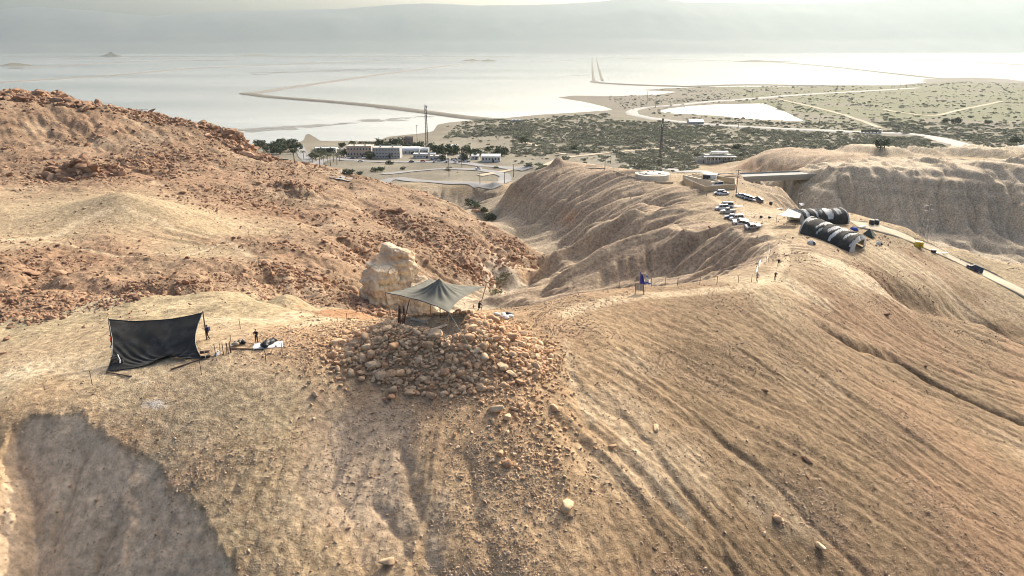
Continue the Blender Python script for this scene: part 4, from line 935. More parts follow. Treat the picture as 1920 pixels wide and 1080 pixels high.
# ---- people
M_SKIN = plain('skin', (.42, .25, .17), .6, .08); M_HAIR = plain('dark_hair', (.02, .015, .012), .7, .2); M_SHOE = plain('shoe', (.05, .045, .04), .8, .1)
M_DARK = plain('black_cloth', (.025, .024, .026), .85, .25); M_NAVY = plain('navy_cloth', (.035, .045, .12), .85, .2); M_GREYC = plain('grey_cloth', (.28, .28, .28), .85, .15); M_KHAKI = plain('khaki_cloth', (.22, .17, .11), .85, .15)
def person(px, py, face, shirt, pants, label, pose='stand', cap=None, pack=None, scale=1.0):
    x, y, z = gnd(px, py); root = empty('person', (x, y, z), face, label, 'person')
    J = {'pel': (0, 0, .95, .13), 'spi': (0, .0, 1.13, .125), 'che': (0, .01, 1.36, .15), 'nec': (0, .01, 1.50, .055), 'hea': (0, .03, 1.62, .095), 'top': (0, .025, 1.71, .075), 'nos': (0, .125, 1.60, .018)}
    for s, q in ((1, 'L'), (-1, 'R')):
        J['hip'+q] = (s*.10, 0, .90, .095); J['kne'+q] = (s*.11, .03, .50, .062); J['ank'+q] = (s*.11, -.02, .09, .042); J['toe'+q] = (s*.13, .15, .035, .035)
        J['sho'+q] = (s*.20, 0, 1.42, .062); J['elb'+q] = (s*.27, -.03, 1.13, .046); J['wri'+q] = (s*.26, .08, .90, .032); J['han'+q] = (s*.26, .10, .82, .036)
    def mv(**k):
        for n, p in k.items(): J[n] = p+(J[n][3],)
    if pose == 'hands': mv(elbL=(.30, .08, 1.16), wriL=(.12, .26, 1.22), hanL=(.06, .32, 1.24), elbR=(-.30, .08, 1.16), wriR=(-.12, .26, 1.22), hanR=(-.06, .32, 1.24))
    if pose == 'reach': mv(elbL=(.22, .24, 1.36), wriL=(.16, .45, 1.5), hanL=(.15, .53, 1.54), elbR=(-.22, .22, 1.26), wriR=(-.14, .44, 1.3), hanR=(-.13, .52, 1.31), kneL=(.12, .2, .55), ankL=(.12, .05, .09), toeL=(.13, .22, .04), kneR=(-.11, -.02, .5), ankR=(-.11, -.28, .1), toeR=(-.12, -.12, .035))
    if pose == 'walk': mv(kneL=(.11, .22, .53), ankL=(.11, .24, .10), toeL=(.12, .40, .05), kneR=(-.11, -.08, .5), ankR=(-.11, -.34, .16), toeR=(-.12, -.24, .05), elbL=(.27, -.15, 1.15), wriL=(.25, -.12, .9), hanL=(.25, -.1, .82), elbR=(-.27, .06, 1.13), wriR=(-.25, .25, .98), hanR=(-.25, .32, .94))
    if pose == 'photo': mv(elbL=(.34, .1, 1.30), wriL=(.15, .2, 1.56), hanL=(.1, .2, 1.62), elbR=(-.34, .1, 1.30), wriR=(-.15, .2, 1.56), hanR=(-.1, .2, 1.62))
    if pose in ('kneel', 'sit'):
        dz = .48
        for n in ('pel', 'spi', 'che', 'nec', 'hea', 'top', 'nos', 'hipL', 'hipR', 'shoL', 'shoR', 'elbL', 'elbR', 'wriL', 'wriR', 'hanL', 'hanR'):
            a = J[n]; J[n] = (a[0], a[1]+max(0, a[2]-.95)*.45, a[2]-dz, a[3])
        mv(kneL=(.14, .42, .42), ankL=(.13, .34, .08), toeL=(.13, .5, .035), kneR=(-.14, .30, .10), ankR=(-.13, -.12, .08), toeR=(-.13, -.24, .04), elbL=(.28, .35, .66), wriL=(.18, .55, .48), hanL=(.16, .62, .42), elbR=(-.28, .35, .66), wriR=(-.18, .55, .46), hanR=(-.16, .62, .40))
    E = [('pel', 'spi', 1), ('spi', 'che', 1), ('che', 'nec', 1), ('nec', 'hea', 3), ('hea', 'top', 3), ('hea', 'nos', 3)]
    for q in 'LR':
        E += [('pel', 'hip'+q, 2), ('hip'+q, 'kne'+q, 2), ('kne'+q, 'ank'+q, 2), ('ank'+q, 'toe'+q, 4), ('che', 'sho'+q, 1), ('sho'+q, 'elb'+q, 1), ('elb'+q, 'wri'+q, 1 if shirt is not M_KHAKI else 3), ('wri'+q, 'han'+q, 3)]
        h = Vector(J['han'+q][:3]); d = (h-Vector(J['wri'+q][:3])).normalized(); sd_ = Vector((1, 0, 0)) if abs(d.x) < .8 else Vector((0, 1, 0))
        for f in range(5):
            off = (f-2)*.018; ln = (.055, .085, .095, .088, .07)[f]
            if f == 0: tip = h-d*.02+sd_*(.06 if q == 'R' else -.06)+Vector((0, .02, 0))
            else: tip = h+d*ln+sd_*off*1.4
            J['f%d%s' % (f, q)] = tuple(tip)+(.011,); E.append(('han'+q, 'f%d%s' % (f, q), 3))
    names = list(J); idx = {n: i for i, n in enumerate(names)}
    me = bpy.data.meshes.new('b'); me.from_pydata([J[n][:3] for n in names], [(idx[a], idx[b]) for a, b, c in E], []); t = bpy.data.objects.new('b', me); COL.objects.link(t)
    md = t.modifiers.new('s', 'SKIN'); t.modifiers.new('u', 'SUBSURF').levels = 1
    for i, n in enumerate(names):
        me.skin_vertices[0].data[i].radius = (J[n][3], J[n][3]); me.skin_vertices[0].data[i].use_root = (n == 'pel')
    dg = bpy.context.evaluated_depsgraph_get(); bm_ = bpy.data.meshes.new_from_object(t.evaluated_get(dg)); bpy.data.objects.remove(t)
    bm_.materials.clear()
    for m_ in (shirt, pants, M_SKIN, M_SHOE): bm_.materials.append(m_)
    A = np.array([J[a][:3] for a, b, c in E]); B = np.array([J[b][:3] for a, b, c in E]); K = [c for a, b, c in E]; D = B-A; L2 = (D*D).sum(1)
    for p in bm_.polygons:
        c = np.array(p.center); tt = np.clip(((c-A)*D).sum(1)/L2, 0, 1); k = (((A+D*tt[:, None]-c)**2).sum(1)).argmin(); p.material_index = K[k]-1; p.use_smooth = True
    bm_.name = 'body'; o = link('body', bm_, None, root)
    hd = J['hea']; D2, Fc = ICO2; keep = [f for f in Fc if np.mean([D2[i][2]-.55*D2[i][1] for i in f]) > .05]
    V = D2*np.array([.105, .118, .118])+np.array([hd[0], hd[1]-.012, hd[2]+.035]); hm_ = bpy.data.meshes.new('hair'); hm_.from_pydata([tuple(q) for q in V], [], keep); hm_.materials.append(cap or M_HAIR); link('cap' if cap else 'hair', hm_, None, root)
    if pack:
        c = J['che']; MB().box((c[0], c[1]-.22, c[2]-.08), (.32, .2, .46), 0, .85).build('backpack', pack, root)
    root.scale = (scale,)*3
    return root
ORANGE = plain('orange_red_cloth', (.70, .12, .06), .8, .12)
person(211, 653, R(-70), ORANGE, M_NAVY, 'person in an orange-red shirt at the left pole of the net screen', 'reach')
person(391, 635, R(75), M_NAVY, M_DARK, 'person in navy with a backpack holding the right pole of the net screen', 'reach', pack=M_NAVY)
person(482, 644, R(175), M_DARK, M_DARK, 'person in black standing on the cleared ground with hands together', 'hands', cap=M_DARK)
person(889, 578, R(60), M_REDC, M_DARK, 'person in a red jacket crouching beside the right canopy pole', 'kneel')
person(898, 582, R(-30), M_DARK, M_DARK, 'person in dark clothes bending next to the one in red', 'kneel')
person(1419, 528, R(20), M_GREYC, M_DARK, 'person in a grey jacket walking along the crest by the fence end', 'walk')
person(1453, 526, R(170), M_DARK, M_DARK, 'person in black on the path holding both arms to the face, lower one', 'photo')
person(1459, 500, R(150), M_DARK, M_KHAKI, 'person in a dark top walking on the path, higher up towards the tents', 'photo')
person(1324, 370, R(90), M_DARK, M_DARK, 'lone person in black standing in the clearing beyond the parked cars', 'stand')
person(1343, 360, R(0), M_WHITE, M_KHAKI, 'person in a white shirt beside the white cars under the compound wall', 'walk')

# ---- information board, flags, fence
def sign():
    a, b = gnd(1191, 551), gnd(1206, 553); root = empty('information_board', a, 0, 'two-panel information board on thin posts at the crest', 'sign')
    d = np.array(b)-np.array(a); t = math.atan2(d[1], d[0])
    for q in (np.zeros(3), d): MB().tube((q[0], q[1], q[2]-.3), (q[0], q[1], q[2]+1.75), .05).build('post', M_WOOD, root)
    pm = plain('panel_tan', (.42, .36, .28), .6, .15, 4)
    for k in (0, 1):
        c = d*(.27+.46*k); MB().box((c[0], c[1]-.05, c[2]+1.2), (np.hypot(d[0], d[1])*.43, .04, 1.05), t).build('panel', pm, root)
    MB().tube((0, 0, 1.75), (d[0], d[1], d[2]+1.75), .035).build('top_rail', M_WOOD, root)
sign()
def flag(px, py, hgt, main, stripe, label, seed):
    x, y, z = gnd(px, py); root = empty('flag', (x, y, z), .3, label, 'flag'); MB().tube((0, 0, -.3), (0, 0, hgt), .035, .025).build('pole', M_GREY, root)
    n, m = 14, 24; u, v = np.meshgrid(np.linspace(0, 1, n), np.linspace(0, 1, m), indexing='ij')
    X = .04+u*(.35+.75*v)+.06*np.sin(u*9+v*4+seed); Y = .16*np.sin(u*11+v*2+seed)*u; Z = hgt-.05-v*1.9-u*u*.35*(1-v)-.25*u
    thicken(MB().grid(np.stack([X, Y, Z], 2)).build('cloth', main, root, True), .015)
    for v0 in ((.18, .26), (.74, .82)) if stripe else ():
        s = (v >= v0[0]-.02) & (v <= v0[1]+.02); j0, j1 = int(v0[0]*m), int(v0[1]*m)+1
        MB().grid(np.stack([X, Y-.03, Z], 2)[:, j0:j1+1]).build('stripe', stripe, root, True)
    MB().lathe([(.0, 0), (.05, .03), (.0, .07)], (0, 0, hgt), 8).build('finial', M_GREY, root)
BLUE = plain('blue_flag_cloth', (.05, .06, .34), .8, .15)
flag(1198, 548, 3.4, BLUE, None, 'limp dark blue flag on a pole behind the information board', 0); flag(1209, 548, 3.2, M_WHITE, BLUE, 'limp white flag with blue stripes on a pole behind the information board', 2)
def fence(pix, hgt, label, wires=3):
    G = [np.array(gnd(a, b)) for a, b in pix]; root = empty('wire_fence', G[0].tolist(), 0, label, 'fence')
    for g in G: MB().tube(local(root, g-(0, 0, .2)), local(root, g+(random.uniform(-.08, .08), 0, hgt*random.uniform(.92, 1.08))), .045, .04, 5).build('post', M_IRON, root)
    for k in range(wires):
        h = hgt*(.3+.3*k); MB().path([local(root, g+(0, 0, h)) for g in G], .012, 4).build('wire', M_GREY, root)
fence([(1161,539),(1190,538),(1221,538),(1247,537),(1270,536),(1312,534),(1344,533),(1384,530),(1409,529)], 1.5, 'wire fence on thin posts along the crest behind the information board')
fence([(1421,505),(1436,492),(1443,478),(1440,465),(1432,455),(1420,446),(1395,438),(1372,436)], 1.3, 'wire fence curving round the rim of the eroded bowl below the cars')
fence([(1700,441),(1720,450),(1745,462),(1775,478),(1800,490)], 1.2, 'sagging wire fence beside the dirt road past the tents', 2)
A, B = np.array(gnd(1418, 512)), np.array(gnd(1426, 488)); root = empty('white_plank', A.tolist(), 0, 'long white plank lying on the ground behind the walker in grey', 'plank'); d = B-A
n_ = 8; MB().grid([[(d[0]*t+s, d[1]*t, hz(A[0]+d[0]*t+s, A[1]+d[1]*t)-A[2]+.1) for s in (-.12, .12)] for t in np.linspace(0, 1, n_)]).build('board', M_WHITE, root); thicken(root.children[0], .06); MB().box((d[0]*.5, d[1]*.5, hz(A[0]+d[0]*.5, A[1]+d[1]*.5)-A[2]+.16), (.4, .1, .05)).build('cross_batten', M_WOODL, root)
# ================================================================ CAMP, CARS, COMPOUND
M_CANVAS = net_material('white_canvas', (.62, .62, .58), .25); M_TYRE = plain('tyre', (.02, .02, .02), .9, .1); M_RIM = plain('wheel_rim', (.4, .4, .41), .4, .1, 2, .6)
M_GLASS = plain('dark_glass', (.02, .025, .03), .12, .1); M_LAMP = plain('lamp_glass', (.6, .6, .58), .2, .05); M_TAIL = plain('tail_lamp', (.35, .02, .02), .3, .05)
def tunnel(A, B, wid, hgt, label, seed, front=True):
    """tunnel tent: white canvas on hoops under a torn black shade net"""
    A = np.array(A); B = np.array(B); d = B-A; L = np.hypot(d[0], d[1]); root = empty('tunnel_tent', A.tolist(), math.atan2(d[1], d[0]), label, 'tent')
    n, m = 64, 30; t, a = np.meshgrid(np.linspace(0, 1, n), np.linspace(0, math.pi, m), indexing='ij')
    nh = 7; sag = 1-.045*np.sin(t*math.pi*(nh-1))**2*np.sin(a)
    def surf(off, t=t, a=a, sag=sag):
        r = 1+off
        X = t*L; Y = np.cos(a)*wid/2*r*(1+.03*vn(t*5, a*2, seed)); Z = np.sin(a)**.8*hgt*r*sag+.05*vn(t*9, a*4, seed+1)*np.sin(a)
        zt = (1-t)*0+t*(B[2]-A[2]); return np.stack([X, Y, Z+zt-.05], 2)
    cv = thicken(MB().grid(surf(0)).build('canvas', M_CANVAS, root, True), .03)
    nz = thicken(MB().grid(surf(.02)).build('shade_net', M_NETB, root, True), .02)
    # the net is torn back in slanting gaps, so it is built as strips
    P = surf(.02); tear = vn(t*15+a*(1.3 if seed == 4 else .4)+seed, a*.25, seed+5)+.25*vn(t*30, a*2, seed+6)+.5*sst(.6, 1.15, np.abs(a-1.57))+.02
    keep = (tear > -.10-.8*(np.abs(a-1.57) > 1.15)) & (t > .02)
    mb = MB(); vs = P.reshape(-1, 3); fs = [(i*m+j, i*m+j+1, (i+1)*m+j+1, (i+1)*m+j) for i in range(n-1) for j in range(m-1) if keep[i, j] and keep[i+1, j] and keep[i, j+1]]
    mb.add(vs, fs); me = mb.mesh('shade_net', M_NETB, True); nz.data = me
    for k in range(nh):
        q = k/(nh-1); MB().path([(q*L, math.cos(b)*wid/2*.99, math.sin(b)**.8*hgt*.99+q*(B[2]-A[2])) for b in np.linspace(0, math.pi, 15)], .05).build('hoop', M_GREY, root)
    zt = B[2]-A[2]
    for x0, z0, op in ((L, zt, True), (0, 0, False)):       # end walls, the camera-side one with its doorway
        arc = [(math.cos(b)*wid/2*.985, math.sin(b)**.8*hgt*.985) for b in np.linspace(0, math.pi, 25)]
        bulge = .9 if op else -.6
        if op:
            for s in (-1, 1):
                pts_ = [(s*abs(y_), z_) for y_, z_ in arc[:13]]; P2 = []
                for (y_, z_) in pts_:
                    row = []
                    for v in np.linspace(0, 1, 7):
                        yi = y_*(1-v)+v*s*wid*.27*(abs(y_)/(wid/2))**.5; zi = z_*(1-v)+v*min(z_, hgt*.66)*(.95 if abs(y_) > .1 else 1); row.append((x0+bulge*math.sin(v*1.5)*(.3+z_/hgt*.2)+.05*vn(np.float32(v*4), np.float32(y_), 3), yi, z0+zi))
                    P2.append(row)
                thicken(MB().grid(P2).build('end_flap', M_CANVAS, root, True), .03)
            MB().grid([[(x0-5.5, y_, z0+.04) for y_ in np.linspace(-wid*.42, wid*.42, 3)], [(x0+.8, y_, z0+.06) for y_ in np.linspace(-wid*.4, wid*.4, 3)]]).build('groundsheet', M_KHAKI, root)
        else:
            P2 = [[(x0+bulge*math.sin(v*1.57), y_*(1-v)+v*0, z0+z_*(1-v)+v*hgt*.45) for v in np.linspace(0, 1, 7)] for y_, z_ in arc]; thicken(MB().grid(P2).build('end_wall', M_CANVAS, root, True), .03)
    return root
gA, gB = gnd(1514, 434), gnd(1607, 470)
T1 = tunnel(gA, gB, 12.2, 4.2, 'long tunnel tent under a striped black net, its white end open', 4)
gA2, gB2 = np.array(gnd(1575, 414)), np.array(gnd(1492, 417))
T2 = tunnel(gA2, gB2, 8.0, 4.0, 'black-netted tunnel tent behind, with a white awning at its end', 9)
# awning of the second tent
f = gB2; e0, e1 = np.array(gnd(1455, 424)), np.array(gnd(1470, 428))
u, v = np.meshgrid(np.linspace(0, 1, 14), np.linspace(0, 1, 14), indexing='ij')
c0, c1 = at(1457, 403, e0[1]/.975), at(1497, 409, (e1[1])/.975); r0, r1 = at(1478, 391, gB2[1]/.978), at(1502, 401, (gB2[1]-4)/.978)
P = ((1-u)*(1-v))[..., None]*c0+(u*(1-v))[..., None]*c1+((1-u)*v)[..., None]*r0+(u*v)[..., None]*r1; P[..., 2] -= .5*np.sin(np.pi*v)*(.6+.4*u)
root = T2; Mi = Matrix.Rotation(-T2.rotation_euler.z, 3, 'Z')
def inT(p): return tuple(Mi@(Vector([float(q) for q in p])-T2.location))
thicken(MB().grid(np.array([[inT(P[i, j]) for j in range(14)] for i in range(14)])).build('awning', M_CANVAS, T2, True), .03)
for p in (c0, (c0+c1)/2, c1): MB().tube(inT((p[0], p[1], hz(p[0], p[1])-.2)), inT(p), .05).build('awning_pole', M_GREY, T2)

def dome(px, py, r, mat, label, kind='dome', dark=None):
    x, y, z = gnd(px, py); root = empty('camp_tent', (x, y, z), random.uniform(0, 1), label, 'tent')
    if kind == 'dome':
        n, m = 12, 24; P = np.zeros((n, m+1, 3))
        for i in range(n):
            for j in range(m+1):
                b = i/(n-1)*math.pi/2; a = 2*math.pi*j/m; rr = r*math.cos(b)*(1+.07*math.cos(4*a)); P[i, j] = (rr*math.cos(a), rr*math.sin(a), r*.85*math.sin(b))
        MB().grid(P).build('flysheet', mat, root, True)
        for a0 in (0, math.pi/2): MB().path([(1.09*r*math.cos(b)*math.cos(a0), 1.09*r*math.cos(b)*math.sin(a0), .87*r*math.sin(b)) for b in np.linspace(0, math.pi, 13)], .03).build('tent_pole', M_STEEL, root)
        P = [[(r*math.cos(b)*math.cos(a)*1.02*(1+.07*math.cos(4*a)), r*math.cos(b)*math.sin(a)*1.02*(1+.07*math.cos(4*a)), .87*r*math.sin(b)) for a in np.linspace(-2.0, -1.3, 5)] for b in np.linspace(0.02, .75, 6)]; MB().grid(P).build('door_flap', dark or M_BLACK, root)
    else:
        v = [(-r, -r, 0), (r, -r, 0), (r, r, 0), (-r, r, 0), (0, 0, r*1.15)]; MB().add(v, [(0, 1, 4), (1, 2, 4), (2, 3, 4), (3, 0, 4)]).build('cover', mat, root); MB().tube((0, 0, 0), (0, 0, r*1.2), .04).build('centre_pole', M_GREY, root); MB().add([(-r*.3, -r*1.01, .02), (r*.3, -r*1.01, .02), (0, -r*.5, r*.58)], [(0, 1, 2)]).build('door_flap', M_BLACK, root)
M_TBLUE = plain('blue_nylon', (.03, .06, .36), .6, .1); M_TGREEN = plain('green_canvas', (.06, .065, .045), .8, .15); M_YEL = plain('yellow_tarp', (.62, .44, .03), .6, .12)
dome(1521, 457, 1.15, M_CANVAS, 'small pale grey dome tent beside the long side of the tunnel tent'); dome(1648, 458, .95, M_CANVAS, 'low pale dome tent tucked behind the open tent end'); dome(1602, 431, 1.15, M_TBLUE, 'small blue dome tent behind the tunnel tents', dark=M_WHITE); dome(1629, 441, 1.7, M_TGREEN, 'dark green pyramid tent right of the tunnel tent', 'pyramid')
# yellow covered frame, black water barrels, small gear
x, y, z = gnd(1722, 463); root = empty('yellow_cabin', (x, y, z), -.3, 'boxy yellow tarpaulin shelter beside the dirt road', 'shelter'); MB().box((0, 0, .8), (2.3, 1.8, 1.6), 0, .88).build('tarpaulin', M_YEL, root); MB().box((0, 0, 1.63), (1.9, 1.5, .06)).build('roof_sheet', M_YEL, root); MB().box((.2, -.91, .55), (.7, .04, 1.0)).build('door_flap', plain('dark_yellow', (.42, .28, .02)), root)
def barrel(px, py, r, h, mat, name, label, cat, group=None):
    x, y, z = gnd(px, py); root = empty(name, (x, y, z), 0, label, cat, group); MB().lathe([(r*.95, 0), (r, .08*h), (r, .45*h), (r*1.05, .5*h), (r, .55*h), (r, .85*h), (r*.7, .97*h)], (0, 0, 0), 14).build('body', mat, root, True); MB().lathe([(r*.3, .96*h), (r*.3, 1.05*h), (r*.02, 1.06*h)], (0, 0, 0), 10).build('lid', M_STEEL, root)
barrel(1634, 421, .75, 1.5, M_BLACK, 'water_tank', 'left of two black water tanks at the start of the dirt road', 'water tank', 'black water tanks'); barrel(1643, 421, .75, 1.5, M_BLACK, 'water_tank', 'right of two black water tanks at the start of the dirt road', 'water tank', 'black water tanks')
barrel(1445, 384, .7, 1.5, M_BLACK, 'black_barrel', 'single black barrel in the open ground behind the first tent', 'barrel'); barrel(1427, 408, .45, .7, M_BLACK, 'fire_drum', 'squat black drum on the clearing, nearer the silver car', 'drum'); barrel(1443, 409, .5, .65, M_BLACK, 'fire_drum', 'squat black drum on the clearing, nearer the awning', 'drum')
def box_thing(px, py, d, mat, name, label, cat, rz=0, lid=None):
    x, y, z = gnd(px, py); root = empty(name, (x, y, z), rz, label, cat); MB().box((0, 0, d[2]/2), d).build('body', mat, root); MB().box((0, 0, d[2]+.04), (d[0]*1.04, d[1]*1.04, .08)).build('lid', lid or mat, root)
box_thing(1750, 474, (1.1, .9, .9), M_BLACK, 'black_crate', 'black crate by the road beyond the yellow shelter', 'crate'); 
box_thing(1384, 388, (3.2, 1.4, .25), M_WHITE, 'pallet_stack', 'low pale stack of boards on the clearing between the car rows', 'pallet')
box_thing(1462, 392, (3.0, .9, .3), M_WHITE, 'mattress_pile', 'flat white pile on the ground behind the awning', 'pile', .3)
box_thing(1615, 425, (2.2, 1.2, .15), M_WHITE, 'folded_canvas', 'flat folded white canvas behind the blue tent', 'canvas', .2)
x, y, z = gnd(1503, 390); root = empty('white_shelter', (x, y, z), .5, 'tilted white panel roof behind the first tent', 'shelter')
for a in ((-1.4, -.8), (1.4, -.8), (1.4, .8), (-1.4, .8)): MB().tube((a[0], a[1], -.1), (a[0], a[1], 2.2+a[1]*.4), .05).build('leg', M_GREY, root)
MB().add([(-1.8, -1.1, 1.75), (1.8, -1.1, 1.75), (1.8, 1.1, 2.75), (-1.8, 1.1, 2.75), (-1.8, -1.1, 1.83), (1.8, -1.1, 1.83), (1.8, 1.1, 2.83), (-1.8, 1.1, 2.83)], [(3, 2, 1, 0), (4, 5, 6, 7), (0, 1, 5, 4), (1, 2, 6, 5), (2, 3, 7, 6), (3, 0, 4, 7)]).build('panel', M_WHITE, root)
for k, px in enumerate((1757, 1771)):
    x, y, z = gnd(px, 478); root = empty('trestle_table', (x, y, z), .3, ['white trestle table beside the dirt road, next to the black crate', 'white trestle table beside the dirt road, further from the black crate'][k], 'table')
    MB().box((0, 0, .8), (1.9, .8, .05)).build('top', M_WHITE, root)
    for sx in (-.8, .8):
        for sy in (-.3, .3): MB().tube((sx, sy, -.05), (sx*.9, sy, .78), .03).build('leg', M_GREY, root)
# ---- poles and masts
def light_pole(px, py, top, label):
    x, y, z = gnd(px, py); h = at(px, top, y/ray(px, top)[1])[2]-z; root = empty('light_pole', (x, y, z), 0, label, 'pole'); MB().tube((0, 0, -.3), (0, 0, h), .11, .07, 8).build('mast', M_STEEL, root)
    MB().box((0, 0, h*.93), (1.5, .12, .1)).build('crossarm', M_STEEL, root)
    for s in (-.6, .6): MB().box((s, -.1, h*.93+.2), (.35, .25, .3)).build('floodlight', M_GREY, root)
light_pole(1496, 392, 361, 'dark pole with floodlights rising behind the first tent')
def lattice(px, py, top, wb, wt, label, name='lattice_mast', arms=0, cat='mast', d=None, thick=None):
    x, y, z = gnd(px, py) if d is None else tuple(at(px, py, d)); h = at(px, top, y/ray(px, top)[1])[2]-z; root = empty(name, (x, y, z), .4, label, cat); nseg = max(5, int(h/ (wb*1.1)))
    C = [(-1, -1), (1, -1), (1, 1), (-1, 1)]; th = thick or max(.05, h*.003)
    W = lambda t: wb*(1-t)+wt*t
    for cx, cy in C: MB().tube((cx*wb/2, cy*wb/2, -.5), (cx*wt/2, cy*wt/2, h), th*1.5, th*1.2, 4).build('leg', M_STEEL, root)
    mb = MB()
    for k in range(nseg):
        t0, t1 = k/nseg, (k+1)/nseg; a, b = W(t0)/2, W(t1)/2
        for q in range(4):
            c, e = C[q], C[(q+1) % 4]; mb.tube((c[0]*a, c[1]*a, h*t0), (e[0]*b, e[1]*b, h*t1), th*.8, n=3); mb.tube((c[0]*b, c[1]*b, h*t1), (e[0]*b, e[1]*b, h*t1), th*.7, n=3)
    mb.build('bracing', M_STEEL, root)
    for k in range(arms):
        zz_ = h*(.97-.13*k); o = MB().box((0, 0, zz_), (wb*2.4, th*3, th*3)).build('crossarm', M_STEEL, root)
        for s in (-1.1, 0, 1.1): MB().tube((s*wb, 0, zz_), (s*wb, 0, zz_-h*.06), th*1.5, n=6).build('insulator', M_WHITE, root)
    if not arms:
        for k in range(3): MB().box((math.cos(k*2.1)*wt, math.sin(k*2.1)*wt, h*(.96-.05*k)), (wt*.5, wt*.5, h*.05)).build('antenna', M_WHITE, root)
    return root
lattice(1730, 452, 383, 1.9, .5, 'slim lattice power pylon with white insulators at the canyon rim', 'power_pylon', 2, 'pylon', thick=.022)
lattice(1237, 312, 222, 1.7, .8, 'tall dark lattice mast standing behind the round tank')
def utility(px, py, top, label, arms=1, two=False):
    x, y, z = gnd(px, py); h = at(px, top, y/ray(px, top)[1])[2]-z; th = .12+y*.00018; root = empty('utility_pole', (x, y, z), random.uniform(-.3, .3), label, 'pole', 'utility poles'); MB().tube((0, 0, -.3), (0, 0, h), th, th*.7, 6).build('mast', M_STEEL, root)
    for k in range(arms): MB().box((0, 0, h*(.96-.1*k)), (2.2+y*.001, th*1.2, th*1.2)).build('crossarm', M_STEEL, root)
    for s in (-1, 0, 1): MB().tube((s*.9, 0, h*.96), (s*.9, 0, h*.96+.35), th*.5, n=5).build('insulator', M_WHITE, root)
    if two: MB().box((0, -.3, h*.72), (.9, .5, .9)).build('transformer', M_GREY, root)
utility(1380, 366, 318, 'steel pole with a transformer at the corner of the walled compound', 1, True)

